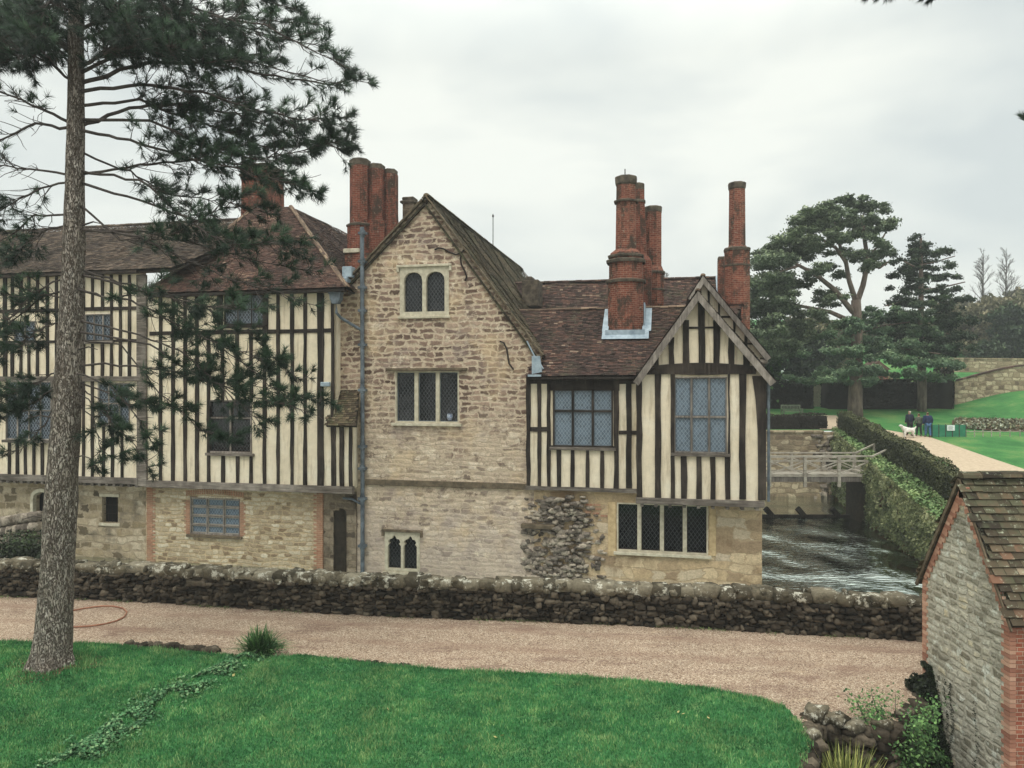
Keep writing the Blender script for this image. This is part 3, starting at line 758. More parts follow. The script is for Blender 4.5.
# ---- rear gable
vR = 1.2
AP2 = Vector(HP(703, 275, vR-.35)); RF2 = Vector(HP(771, 357, vR-.35)); LF2 = Vector(HP(688, 298, vR-.35))
g = hb(); a = AP2-Vector((0, 0, .15)); g.prism([(LF2.x+.1, RF2.z), (RF2.x-.25, RF2.z), (a.x, a.z), (LF2.x+.1, LF2.z-.15)], vR, vR+.2)
g.box(RF2.x-2.2, RF2.x-.35, vR+.003, 9, 3, RF2.z); hadd(g, 'wall', 'plaster')
t = hb()
for x0, x1, y0 in ((428,438,160),(483,494,225),(566,578,325),(626,645,400),(380,392,150)):
    (a, ya), (b, yb) = c7b(x0, y0), c7b(x1, 520); stud(t, a, b, ya, yb, vR)
for x0, x1, y0 in ((500,560,308),(600,690,455)):
    (a, ya), (b, yb) = c7b(x0, y0), c7b(x1, y0+10); railb(t, a, b, ya, yb, vR, .05)
hadd(t, 'timber_frame', 'timber')
roof([LF2, back(LF2, 9), back(AP2, 9), AP2], .11, .17, mat='tile')
roof([back(RF2, 9), RF2, AP2, back(AP2, 9)], .11, .17, mat='tile')
ridge(AP2+Vector((0, 0, .02)), back(AP2, 9)+Vector((0, 0, .02)), .1)
barge(AP2, LF2, RF2, .2)
m = hb(); m.box(RF2.x-.5, RF2.x-.1, vR-.3, vR+.1, RF2.z-.25, RF2.z-.08); m.box(RF2.x-.42, RF2.x-.2, vR-.25, vR+.1, RF2.z-.5, RF2.z-.26); hadd(m, 'corbel', 'railt', bevel=.02)

# ---- roof of the right range and the ridge behind it
E = HP(590, 375.5, -.5); ez = E[2]; rv = 3.2; rz = HP(590, 309, rv)[2]
ua = HP(527, 376, -.5)[0]; ub = HP(660, 376, -.5)[0]; ua2 = ua-3.2
roof([(ua, -.5, ez), (ub+1.5, -.5, ez), (ub+3.2, rv, rz), (ua2-1, rv, rz), (ua2-1, .4, ez+.9*(rz-ez)/(rv+.5)), (ua, .35, ez+.85*(rz-ez)/(rv+.5))], .1, .17, mat='tile', sag=.05, lab='dark brown tiled slope in front of the chimney stack', wob=.02)
ridge((ua2+1.2, rv, rz+.02), (ub+2.6, rv, rz+.02), .12)
roof([(ub+3.2, 2*rv+.5, ez), (ua2, 2*rv+.5, ez), (ua2, rv, rz), (ub+3.2, rv, rz)], .14, .2, mat='tile')
rv2 = 10.0; rz2 = HP(600, 281, rv2)[2]; x2a = HP(500, 281, rv2)[0]; x2b = HP(716, 281, rv2)[0]
roof([(x2a-3, 6.2, 8.6), (x2b, 6.2, 8.6), (x2b, rv2, rz2), (x2a-3, rv2, rz2)], .12, .18, mat='tile', sag=.1, wob=.03)
roof([(x2b, 14, 8.6), (x2a-3, 14, 8.6), (x2a-3, rv2, rz2), (x2b, rv2, rz2)], .16, .2, mat='tile')
ridge((x2a-3, rv2, rz2+.02), (x2b, rv2, rz2+.02), .13, 'tile')
m = hb(); m.prism([(6.3, 8.6), (13.9, 8.6), (rv2, rz2)], 0, .15)
m.v = [(x2b-.2-p[1], p[0], p[2]) for p in m.v]; hadd(m, 'wall', 'plaster')
m = hb(); m.bar((x2b+.02, rv2-.02, rz2+.05), (x2b+.02, 6.2, 8.68), .09, .12); hadd(m, 'verge', 'lead')
m = hb(); m.box(ua, ub, -.52, -.36, ez-.13, ez-.05); hadd(m, 'fascia', 'timber')
# small stone stack behind the mossy roof
m = hb(); p = HP(533, 283, 8); m.box(p[0]-.5, p[0]+.35, 7.6, 8.8, p[2]-1.2, p[2]+.12); m.box(p[0]-.35, p[0]+.0, 7.7, 8.6, p[2]+.122, p[2]+.3); hadd(m, 'parapet', 'capstone', bevel=.05)
# lead flashings
m = hb()
A = Vector(HP(527, 341, -.16)); B = Vector(HP(535, 357, -.2)); Cc = Vector(HP(543, 369, -.3)); 
for p, q, w_ in ((A, B, .07), (B+Vector((.04, 0, 0)), Cc, .09)): m.bar(p, q, w_, .04)
pts = [HP(532, 356, -.56), HP(540, 356, -.56), HP(542, 372, -.56), HP(532, 374, -.56)]
m.prism([(p[0], p[2]) for p in pts], -.6, -.5); m.box(pts[3][0]-.15, pts[3][0]+.35, -.64, -.45, pts[3][2]-.1, pts[3][2]-.02)
hadd(m, 'lead_flashing', 'lead')
# ---- west timbered wing (nearer block, x 145-335) and older block (x < 145)
vT = -.6; vG = -.1
def WZ(y, x=240, v=vT): return UZ(x, y, v)[1]
zr = WZ(332); zsill = WZ(488, 330); zeav = WZ(291)
W4 = rect(190, 498, 240, 535, vG); W7 = rect(209, 400, 252, 453, vT); W8 = rect(224, 294, 265, 325, vT)
# ground floor walls
g = hb(); zt4 = zsill+.15
wall(g, [UZ(146, 640, vG), UZ(322, 640, vG), (UZ(322, 480, vG)[0], zt4), (UZ(146, 480, vG)[0], zt4)], [rp(W4)], vG)
hadd(g, 'wall', 'wing')['label'] = 'honey coloured rubble wall with brick quoins'
g = hb(); uq = UZ(323, 560, vG)[0]; g.quad((uq, vG, -1), (uq, 1.0, -1), (uq, 1.0, zt4), (uq, vG, zt4)); hadd(g, 'side_wall', 'quoin')
# brick quoins and window arch
q = hb()
for i in range(70):
    z = -.6+i*.085
    if z > zt4-.1: break
    if UZ(300, 600, vG)[1] > z: continue
    L = .42 if i % 2 else .28; q.box(uq-L, uq-.004, vG-.022, vG+.02, z, z+.075)
hadd(q, 'brick_quoin', 'quoin'); q = hb()
ul = UZ(147, 560, vG)[0]
for i in range(70):
    z = -.6+i*.085
    if z > zt4-.1: break
    L = .42 if i % 2 else .28; q.box(ul, ul+L, vG-.022, vG+.02, z, z+.075)
hadd(q, 'brick_quoin', 'quoin'); q = hb(); q2 = hb()
a, b, z0, z1 = W4
for i in range(17):
    z = z0+i*.085
    if z > z1-.05: break
    L = .26 if i % 2 else .18; q.box(b+.003, b+L, vG-.02, vG+.02, z, z+.075); q2.box(a-L, a-.003, vG-.02, vG+.02, z, z+.075)
hadd(q, 'brick_jamb', 'quoin'); hadd(q2, 'brick_jamb', 'quoin'); q = hb()
n = 26
for i in range(n):
    k = (i+.5)/n; x = a-.2+(b-a+.4)*k; z = z1+.05+.12*math.sin(math.pi*k)
    q.box(x-.035, x+.035, vG-.024, vG+.02, z, z+.22)
hadd(q, 'brick_arch', 'quoin')
window(W4, vG, 3, [.25, .5, .75], 'greyt', 'gblue', .06, .07, 'darkstone', .14, .0, bars='rail')
# older block ground floor
W5 = rect(101, 497, 117, 523, vG); d0 = rect(33, 492, 50, 545, vG)
g = hb()
wall(g, [UZ(-120, 700, vG), UZ(146, 700, vG), (UZ(146, 480, vG)[0], zt4-.2), (UZ(-120, 480, vG)[0], zt4-.2)], [rp(W5), arch_poly(d0[0], d0[1], d0[2], d0[3]-.35, d0[3])], vG+.06, .35)
hadd(g, 'wall', 'old')['label'] = 'dirty grey rubble wall of the older west block'
m = hb(); m.box(W5[0], W5[1], vG+.3, vG+.35, W5[2], W5[3]); hadd(m, 'dark_pane', 'dark'); m = hb(); m.box(d0[0], d0[1], vG+.36, vG+.42, d0[2], d0[3]); hadd(m, 'dark_pane', 'dark')
m = hb()
for i in range(3): x = W5[0]+(W5[1]-W5[0])*(i+1)/4; m.tube([(x, vG+.2, W5[2]), (x, vG+.2, W5[3])], .012, 5)
for i in range(2): z = W5[2]+(W5[3]-W5[2])*(i+1)/3; m.tube([(W5[0], vG+.2, z), (W5[1], vG+.2, z)], .012, 5)
hadd(m, 'window_bars', 'iron')
m = hb(); ar = arch_poly(d0[0]-.14, d0[1]+.14, d0[2], d0[3]-.35, d0[3]+.16); ai = arch_poly(d0[0]+.002, d0[1]-.002, d0[2]-.01, d0[3]-.35, d0[3])
wall(m, ar, [ai], vG-.02, .2, .1); hadd(m, 'door_arch', 'stonetrim')
m = hb(); a, b, z0, z1 = W5; m.box(a-.12, b+.12, vG-.0, vG+.07, z0-.14, z0-.003); m.box(a-.1, b+.1, vG-.0, vG+.07, z1+.003, z1+.14); hadd(m, 'window_surround', 'stonetrim', bevel=.02)

# first floor plaster
uTl = UZ(143, 400, vT)[0]; uTr = UZ(334, 400, vT)[0]; uFar = UZ(-120, 400, vT)[0]
g = hb(); wall(g, [(uTl, zsill), (uTr, zsill), (uTr, zeav+.1), (uTl, zeav+.1)], [rp(W7), rp(W8)], vT, .1, .2)
g.quad((uTr, vT, zsill), (uTr, .6, zsill), (uTr, .6, zeav+.3), (uTr, vT, zeav+.3), .5)
g.quad((uFar, vT, zsill), (uTr, vT, zsill), (uTr, .6, zsill), (uFar, .6, zsill), .5)
hadd(g, 'wall', 'plaster')['label'] = 'cream plaster upper wall striped with close black studs'
t = hb()
full = [161, 173.5, 185.5]
for x in full: stud(t, x-1.5, x+1.5, 289, 488, vT)
for x in (197.5, 209): stud(t, x-1.5, x+1.5, 333, 488, vT)
for x in (223, 237.5, 251.5): stud(t, x-1.5, x+1.5, 333, 402, vT)
for x in (223.5, 238, 251.5): stud(t, x-1.5, x+1.5, 456, 488, vT)
for x in (265, 278.5, 292.5, 305.5): stud(t, x-1.5, x+1.5, 289, 488, vT)
stud(t, 318, 324, 289, 488, vT); stud(t, 331.5, 334, 289, 488, vT)
stud(t, 196, 199, 289, 333, vT); stud(t, 218, 223.5, 289, 332, vT); stud(t, 266, 268.5, 289, 333, vT)
railb(t, 150, 334, 330, 334, vT, .035); railb(t, 150, 334, 288, 293.5, vT, .08)
hadd(t, 'timber_frame', 'timber')
t = hb(); stud(t, 138, 147.5, 275, 486, vT-.02, .1); a, b, z0, z1 = rect(146, 482, 352, 488, vT)
t.box(a, b+.05, vT-.1, vT+.15, z0-.1, z1-.05)
hadd(t, 'sill_beam', 'railt', bevel=.02)
window(W7, vT, 2, [.66], 'greyt', 'gdark', .06, .06, 'railt', .1, .04)
window(W8, vT, 3, [], 'timber', 'gmid', .07, .06, 'timber', .1, .0)
# corner block beside the pipe with its own small tiled roof
x0 = UZ(334, 440, vT)[0]+.003; x1 = UZ(352, 440, vT)[0]; ztt = UZ(345, 424, vT)[1]
g = hb(); g.box(x0, x1, vT+.002, .05, zsill, ztt+.12); hadd(g, 'wall', 'plaster')
t = hb()
for xa, xb in ((334, 336), (340, 344), (349.5, 352.5)): stud(t, xa, xb, 420, 488, vT)
hadd(t, 'timber_frame', 'timber')
m0 = Vector(HP(344, 424, vT-.25)); m1 = Vector(HP(362, 425, vT-.25)); m2 = Vector(HP(346, 384, 0.0)); m3 = Vector(HP(333, 384, 0))
p0 = Vector((x0-.25, vT-.25, ztt-.05)); p1 = Vector((x1+.28, vT-.25, ztt-.05))
roof([p0, p1, Vector((x1+.0, .02, ztt+1.35)), Vector((x0-.45, .02, ztt+1.35))], .1, .15, mat='tilemoss', lab='small mossy tiled roof beside the drainpipe')
g = hb(); zc = UZ(325, 384, vT)[1]; g.box(x0-.55, x0-.15, vT-.12, vT+.1, zc-.1, zc+.08); hadd(g, 'lead_cap', 'lead', bevel=.03)

# older block, first and second floors
zA = [UZ(75, y, vT)[1] for y in (274, 311, 341, 377, 430, 478)]
z_bot, z_top = zA[5], zA[0]+.1
uA = uTl-.003
W11 = rect(85, 314, 112, 341, vT); W12 = rect(14, 321, 36, 343, vT); W9 = rect(6, 381, 52, 440, vT-.25); W10 = rect(98, 383, 130, 424, vT)
W9h = rect(8, 384, 50, 438, vT)
g = hb(); wall(g, [(uFar, z_bot), (uA, z_bot), (uA, z_top), (uFar, z_top)], [rp(W11), rp(W12), rp(W9h), rp(W10)], vT, .1, .2)
hadd(g, 'wall', 'plaster')
t = hb()
def run(xs, y0, y1, w=2.3):
    for x in xs: stud(t, x-w/2, x+w/2, y0, y1, vT)
up = [-112+9.1*i for i in range(14)]+[5, 13, 21.5, 29.5, 38, 48]+[57, 66, 75, 84]+[93, 103, 112, 121, 130]
run([x for x in up], 275, 311)
run([x for x in up if not (10 < x < 40) and not (86 < x < 112)], 311, 343)
run([x for x in up], 343, 378)
run([x for x in up if not (4 < x < 54) and not (97 < x < 131)], 378, 478)
run([10, 18, 26, 34.5, 43], 441, 478); run([104, 113, 122.5], 425, 478)
for ya, yb_ in ((309.5, 313), (341, 343.5)): railb(t, -118, 139, ya, yb_, vT, .045)
railb(t, -118, 139, 273, 277, vT, .08)
hadd(t, 'timber_frame', 'timber')
t = hb(); railb(t, -118, 139, 376.5, 381.5, vT, .12); a, b, z0, z1 = rect(-118, 474, 140, 480, vT); t.box(a, b, vT-.16, vT+.1, z0, z1)
for i in range(38):
    x = a+.2+(b-a-.3)*i/37; t.box(x-.07, x+.07, vT-.12, vT+.3, z0-.12, z0-.003)
hadd(t, 'jetty_beam', 'railt', bevel=.012)
window(W11, vT, 3, [], 'greyt', 'gmid', .05, .05, 'railt', .1, .03)
window(W12, vT, 2, [], 'greyt', 'gmid', .05, .05, 'railt', .1, .03)
w = window(W9, vT-.25, 4, [.5], 'greyt', 'gmid', .06, .06, 'railt', .1, .03)
m = hb(); a, b, z0, z1 = W9; m.box(a, b, vT-.145, vT+.02, z0, z1); hadd(m, 'oriel_box', 'timber', w)
window(W10, vT, 3, [.5], 'greyt', 'gmid', .05, .06, 'railt', .1, .03)

# roofs of the west wing
zE = UZ(75, 271, vT-.4)[1]; vr = 4.6; zR = UZ(75, 228, vr)[1]
roof([(uFar, vT-.4, zE), (uTl+1.7, vT-.4, zE), (uTl+4.0, vr, zR), (uFar, vr, zR)], .13, .2, mat='tilegrey', sag=.08, lab='grey brown roof slope of the older west block')
ridge((uFar, vr, zR+.02), (uTl+3.9, vr, zR+.02), .13, 'tilegrey')
zE2 = UZ(250, 290, vT-.4)[1]; uL2 = UZ(146, 288, vT-.4)[0]; uR2 = UZ(347, 290, vT-.4)[0]
hv = 4.5; hz = UZ(270, 208, hv)[1]; hl = UZ(252, 208, hv)[0]; hr = UZ(291, 208, hv)[0]
roof([(uL2, vT-.4, zE2), (uR2, vT-.4, zE2), (hr, hv, hz), (hl, hv, hz)], .11, .18, mat='tilered', sag=.1, lab='reddish hipped roof of the nearer west wing')
roof([(uR2, vT-.4, zE2), (uR2, 14, zE2), (hr, 14, hz), (hr, hv, hz)], .12, .18, mat='tile', sag=.08)
roof([(uL2, 9, zE2), (uL2, vT-.4, zE2), (hl, hv, hz), (hl, 9, hz)], .13, .2, mat='tilered')
roof([(hl, 9, hz), (hl, hv, hz), (hr, hv, hz), (hr, 9, hz)], .4, .3, mat='ridge') if hr-hl > .3 else None
ridge((uR2-.02, vT-.35, zE2+.06), (hr, hv, hz+.04), .11, 'ridge'); ridge((uL2+.02, vT-.35, zE2+.06), (hl, hv, hz+.04), .11, 'ridge')
m = hb(); m.box(uFar, uA, vT-.42, vT-.3, zE-.16, zE-.06); m.box(uL2+.1, uR2-.1, vT-.42, vT-.3, zE2-.16, zE2-.06); hadd(m, 'fascia', 'timber')
# lead valley box, hopper and drainpipes
m = hb(); p = HP(349, 271, -.1); m.box(p[0]-.22, p[0]+.2, -.3, .1, p[2]-.28, p[2]+.16); m.box(p[0]-.3, p[0]+.05, -.45, .0, p[2]-.5, p[2]-.29); hadd(m, 'lead_flashing', 'lead', bevel=.03)
m = hb(); p = HP(337, 299, -.7)
m.prism([(p[0]-.24, p[2]+.2), (p[0]+.22, p[2]+.2), (p[0]+.2, p[2]-.02), (p[0]+.1, p[2]-.2), (p[0]-.12, p[2]-.2), (p[0]-.22, p[2]-.02)], -.9, -.6); m.box(p[0]-.27, p[0]+.25, -.93, -.57, p[2]+.2, p[2]+.26)
m.tube([(p[0], -.75, p[2]-.18), (p[0], -.75, p[2]-.55), (p[0]+.12, -.6, p[2]-.75), HP(361, 330, -.15)], .062, 8)
hadd(m, 'rain_hopper', 'pipe')
m = hb(); xp = HP(362.5, 400, -.14)[0]; za, zb_ = UZ(362, 228)[1], UZ(362, 566)[1]
m.tube([(xp-.02, -.14, za), (xp, -.14, (za+zb_)/2), (xp, -.14, zb_-.3)], .085, 10)
pd = hadd(m, 'drainpipe', 'pipe')
for y in (234, 262, 288, 311, 345, 390, 446, 468, 498, 545): z = UZ(362, y)[1]; m = hb(); m.box(xp-.16, xp+.16, -.25, -.02, z-.05, z+.05); m.tube([(xp, -.14, z-.13), (xp, -.14, z+.13)], .11, 10); hadd(m, 'pipe_bracket', 'pipe', pd)
m = hb(); m.tube([HP(343, 498, -.2), HP(352, 499, -.2), HP(361, 504, -.15)], .05, 8); hadd(m, 'branch_pipe', 'pipe')

# ---- chimneys
def cx_of(px, y, v): return HP(px, y, v)[0]
def zof(px, y, v): return HP(px, y, v)[2]
def wid(p, v): return p/F*((V0+v)/1.0)
def stack(px, v, prof, mat, n=8, bands=(), cap=None, lab=None, oct_=True):
    """prof: [(row, width px)...] bottom to top"""
    m = hb(); cx = cx_of(px, 300, v); k = 1/math.cos(math.pi/n) if n == 4 else 1.03
    pr = [(zof(px, y, v), wid(w_, v)/2*k) for y, w_ in prof]
    m.lathe(cx, v, pr, n, math.pi/n)
    c = hadd(m, 'chimney', mat)
    if lab: c['label'] = lab
    for y, w_, h_ in bands:
        b = hb(); z = zof(px, y, v); r = wid(w_, v)/2*k
        b.lathe(cx, v, [(z-h_/2, r*.9), (z-h_/2+.001, r), (z+h_*.2, r*1.02), (z+h_/2, r*.9)], n, math.pi/n)
        hadd(b, 'chimney_band', 'capstone', c)
    if cap:
        b = hb(); y0, y1, w_ = cap; z0_, z1_ = zof(px, y0, v), zof(px, y1, v); r = wid(w_-1.5, v)/2*k
        b.lathe(cx, v, [(z0_, r*.92), (z0_+.06, r), (z1_-.05, r*1.04), (z1_, r*.9), (z1_-.01, r*.7), (z1_-.2, r*.6)], n, math.pi/n)
        hadd(b, 'chimney_cap', 'capstone', c)
    return c
stack(626, 2.35, [(345, 36), (281, 36), (280, 34), (262, 34), (254, 31), (250, 21), (178, 19)], 'brick', 8, [(282, 40, .13), (262, 39, .16), (257, 36, .12), (202, 24, .1)], (186, 177, 23), 'tall near chimney stack with octagonal base and lead flashing')
stack(637, 4.2, [(330, 30), (262, 30), (255, 20), (185, 14)], 'brick2', 8, [(202, 17, .12)], (192, 184, 16))
stack(653, 5.2, [(320, 22), (272, 22), (266, 17), (209, 17)], 'brick', 8, [(273, 24, .12), (290, 23.5, .1)], (214, 207, 19), 'shorter chimney right of the tall near stack')
stack(737, 5.6, [(330, 24), (252, 24), (246, 16), (186, 15)], 'brick', 8, [(250, 25, .16), (266, 25, .1)], (190, 183, 18), 'slender red chimney above the rear gable')
stack(723, 9, [(300, 10), (260, 10)], 'brick2', 4, [], (262, 257, 11))
stack(360, 3.2, [(262, 26), (226, 26), (224, 21), (166, 21)], 'brick2', 8, [(226, 28, .12)], (168, 160, 23), 'mottled left shaft of the three joined chimneys')
stack(376, 3.5, [(262, 26), (222, 26), (221, 19), (170, 19)], 'brick2', 6, [], (172, 165, 20))
stack(390, 3.9, [(262, 22), (215, 17), (175, 17)], 'brick2', 6, [], (177, 170, 17))
m = hb(); p = HP(349, 251, 2.2); m.box(p[0]-.2, p[0]+1.5, 2.2, 4.8, 6.5, p[2]-.1); hadd(m, 'chimney_base', 'brick')
m = hb(); m.box(p[0]-.25, p[0]+.5, 2.12, 2.6, p[2]-.097, p[2]+.1); hadd(m, 'chimney_shoulder', 'stonetrim', bevel=.03)
stack(410, 5.0, [(240, 12), (203, 12)], 'dim', 4, [(203, 16, .12)], (203, 198, 14))
stack(263, 6.5, [(240, 34), (174, 32)], 'brick2', 4, [(178, 36, .15)], (175, 167, 34), 'broad dark chimney behind the pine boughs')
# lead round the foot of the near stack
m = hb(); cx = cx_of(626, 300, 2.35); r = wid(19, 2.35)
def rzof(v): return ez+(v+.5)/(rv+.5)*(rz-ez)
f0 = 2.35-r-.02
m.quad((cx-r-.12, f0-.22, rzof(f0-.22)+.06), (cx+r+.16, f0-.22, rzof(f0-.22)+.06), (cx+r+.16, f0+.2, rzof(f0+.2)+.06), (cx-r-.12, f0+.2, rzof(f0+.2)+.06))
m.box(cx-r+.0, cx+r-.0, f0-.0, f0+.03, rzof(f0), rzof(f0)+.26)
for sx, w_ in ((-1, .14), (1, .24)):
    a = cx+sx*(r*.86); b = cx+sx*(r+w_)
    m.quad((min(a, b), f0+.2, rzof(f0+.2)+.062), (max(a, b), f0+.2, rzof(f0+.2)+.062), (max(a, b), 3.1, rzof(3.1)+.062), (min(a, b), 3.1, rzof(3.1)+.062))
m.box(cx+r*.93, cx+r*.99, f0+.5, 3.2, rzof(f0+.5)-.1, rz+.1)
hadd(m, 'lead_flashing', 'lead')
# rods
m = hb()
for x, y0, y1, v in ((493, 246, 214, 9), (625, 180, 169, 2.35), (644, 262, 184, 7)): m.tube([HP(x, y0, v), HP(x, y1, v)], .022, 5)
p = HP(493, 216, 9); m.rock(p, (.09, .09, .12)); hadd(m, 'lightning_rod', 'iron')
# solid core so nothing shows through from the side
m = hb(); m.box(UZ(-118, 400, .7)[0], UZ(336, 400, .7)[0], .62, 6, -1.5, 6.5); m.box(UZ(345, 400, .7)[0], uR-.3, .62, 8.5, -1.5, 6.9); hadd(m, 'inner_wall', 'dark')
# ============================================================ ground, water
def sheet(name, pts, z, mat, zf=None):
    m = MB(); n = len(pts)
    for t in tessellate_polygon([[Vector((a, b, 0)) for a, b in pts]]):
        a, b, c = [pts[i] for i in t]
        if (b[0]-a[0])*(c[1]-a[1])-(b[1]-a[1])*(c[0]-a[0]) < 0: b, c = c, b
        m.add([(a[0], a[1], z), (b[0], b[1], z), (c[0], c[1], z)], [(0, 1, 2)])
    return struct(m.build(name, MAT[mat]))
wl = [(-70+2*i) for i in range(51)]
PIT = -1.35
rim = [(5.0, 6.0), G(800, 810), G(804, 768), G(812, 738), G(806, 716), G(826, 718), G(850, 726), G(872, 730), G(895, 724), G(915, 706), (9.5, 17.35), (9.8, 17.52)]
sheet('ground', [(-70, -25), (3, -25)]+rim+[(32, 17.52)]+[(x, Yw(x)+.2) for x in reversed([q for q in wl if q <= 32])], -.012, 'soil')
sheet('water', [(-90, 15), (16, 18)]+[(Xb(y)+.25, y) for y in (22, 30, 40, 52)]+[(-90, 52)], WATER, 'water')
# eastern terrace and hill, rows follow the line of the bank
m = MB()
ys = [17+i for i in range(34)]+[51]+[52+i*1.5 for i in range(40)]+[112+i*8 for i in range(12)]+[225, 270, 330, 400]
ss = [-400, -200, -120, -80, -60, -45, -35, -28, -22, -17, -13, -10, -7, -5, -3, -1.5, .3]+[.3+i*1.0 for i in range(1, 50)]+[52, 58, 66, 78, 95, 130, 200, 400]
idx = {}
for j, y in enumerate(ys):
    for i, s_ in enumerate(ss):
        if y < 51 and s_ < .3: continue
        x = Xb(min(y, 80))+s_; z = H(x, y)
        if y > 52: z += .25*noise.noise(Vector((x*.08, y*.08, 0)))
        idx[i, j] = len(m.v); m.v.append((x, y, z))
for j in range(len(ys)-1):
    for i in range(len(ss)-1):
        k = [(i, j), (i+1, j), (i+1, j+1), (i, j+1)]
        if all(q in idx for q in k): m.f.append(tuple(idx[q] for q in k)); m.r.append(.5)
struct(m.build('lawn_terrace', MAT['turffar'], smooth=True))
# gravel walk in front
x_end = 20
sheet('gravel_path', [(-60, 8), (5.0, 8)]+rim[1:]+[(x_end, 17.52), (x_end, 18.5)]+[(x, Yw(x)+.05) for x in [14, 11, 8, 5, 2, -1, -4, -7, -10, -13, -16, -19, -24, -30, -40, -60]], 0.0, 'gravel')

# near lawn: slightly domed sheet with its own outline
edge_px = [(-60,641),(0,643),(60,645),(130,649),(180,653),(235,657),(262,662),(300,657),(340,663),(400,668),(470,673),(560,677),(630,683),(700,690),(760,702),(800,713),(812,728),(810,745),(803,768),(800,800)]
edge = [G(x, y) for x, y in edge_px]
lawn_poly = edge+[(5.3, 9.0), (-30, 9.0), (-30, edge[0][1])]
def dedge(x, y):
    best = 9
    for (ax, ay), (bx, by) in zip(edge, edge[1:]):
        dx, dy = bx-ax, by-ay; t = max(0, min(1, ((x-ax)*dx+(y-ay)*dy)/(dx*dx+dy*dy)))
        best = min(best, math.hypot(x-ax-dx*t, y-ay-dy*t))
    return best
furrow = [G(55, 775), G(110, 735), G(170, 700), G(215, 678), G(262, 655)]
def dfur(x, y):
    best = 9
    for (ax, ay), (bx, by) in zip(furrow, furrow[1:]):
        dx, dy = bx-ax, by-ay; t = max(0, min(1, ((x-ax)*dx+(y-ay)*dy)/(dx*dx+dy*dy)))
        best = min(best, math.hypot(x-ax-dx*t, y-ay-dy*t))
    return best
def lawn_z(x, y):
    z = .02+.13*sst(dedge(x, y)/.35)+.05*noise.noise(Vector((x*.5, y*.5, 0)))+.02*noise.noise(Vector((x*2, y*2, 4)))
    f = dfur(x+.25, y); z -= .14*math.exp(-(f/.16)**2)
    f = dfur(x-.15, y-.1); z += .08*math.exp(-(f/.3)**2)
    tx, ty = x+11.3, y-18.1; z += .22*math.exp(-(tx*tx+ty*ty)/1.2)
    return z
m = MB(); st = .16; idx = {}
nx_ = int(36/st); ny_ = int(13/st)
for j in range(ny_+1):
    for i in range(nx_+1):
        x = -30+i*st; y = 9+j*st
        if inside(x, y, lawn_poly): idx[i, j] = len(m.v); m.v.append((x, y, lawn_z(x, y)))
for (i, j) in list(idx):
    k = [(i, j), (i+1, j), (i+1, j+1), (i, j+1)]
    q = [idx[t] for t in k if t in idx]
    if len(q) >= 3: m.f.append(tuple(q)); m.r.append(.5)
struct(m.build('lawn', MAT['turf'], smooth=True))
# grass blades
def grass_field(n, xr, yr, hmin, hmax):
    m = MB(); c = 0
    while c < n:
        x = R.uniform(*xr); y = R.uniform(*yr)
        if abs(x/y) > .72 or not inside(x+R.gauss(0, .05), y+R.gauss(0, .05), lawn_poly): c += .2; continue
        c += 1; z = lawn_z(x, y); k = noise.noise(Vector((x*.9, y*.9, 2)))*.8+noise.noise(Vector((x*3.1, y*3.1, 8)))*.8
        h = R.uniform(hmin, hmax)*(1+.5*k); 
        de = dedge(x, y)
        if de < .25 or math.hypot(x+11.3, y-18.1) < .95: h *= 1.7
        a = R.uniform(0, 6.28); w = R.uniform(.008, .016); lx, ly = R.uniform(-.6, .6)*h, R.uniform(-.6, .6)*h
        dx, dy = math.cos(a)*w, math.sin(a)*w
        m.add([(x-dx, y-dy, z-.01), (x+dx, y+dy, z-.01), (x+lx, y+ly, z+h)], [(0, 1, 2)], min(1, max(0, R.gauss(.42+.42*k, .2))))
    return m
m = grass_field(170000, (-14.5, 6), (13.2, 20.6), .035, .075)
tag(m.build('grass', MAT['blade']), 'short green grass of the near lawn', 'grass', kind='stuff')
# leafy weeds along the furrow
m = MB()
for i in range(16000):
    k = R.random(); t = k*(len(furrow)-1); a = int(min(t, len(furrow)-2)); f = t-a
    x = furrow[a][0]*(1-f)+furrow[a+1][0]*f+R.gauss(.12, .24); y = furrow[a][1]*(1-f)+furrow[a+1][1]*f+R.gauss(.05, .14)
    if noise.noise(Vector((x*1.8, y*1.8, 7))) < -.12 : continue
    m.leaf((x, y, lawn_z(x, y)+R.uniform(.0, .11)), R.uniform(.05, .09), (0, 0, 1), min(1, max(0, R.gauss(.45, .28))), .75)
tag(m.build('ground_ivy', MAT['furrow']), 'low ground ivy growing along the furrow in the lawn', 'ground cover', kind='stuff')
# fallen leaves on the lawn
m = MB()
for px, py in ((62,757),(388,716),(682,723),(712,726),(235,685),(140,735),(497,748)):
    x, y = G(px, py)
    for k in range(2): m.leaf((x+R.uniform(-.1, .1), y+R.uniform(-.1, .1), lawn_z(x, y)+.05), .09, (0, 0, 1), 1, .8)
tag(m.build('fallen_leaves', m_simple('yellow leaves', lin(150,144,84), lin(194,184,130))), 'few pale yellow leaves scattered on the near lawn', 'leaves', kind='stuff')
# needle litter at the pine's foot
m = MB()
for i in range(5000):
    a = R.uniform(0, 6.28); r = R.uniform(.45, 1.35)*(.8+.3*math.sin(a*3))
    x = -11.3+math.cos(a)*r; y = 18.1+math.sin(a)*r*.8
    if R.random() > 1.5-r: continue
    m.leaf((x, y, lawn_z(x, y)+R.uniform(0, .05)), .09, (0, 0, 1), R.random(), .15)
tag(m.build('pine_litter', MAT['litter']), 'brown needle litter around the foot of the near pine', 'litter', kind='stuff')

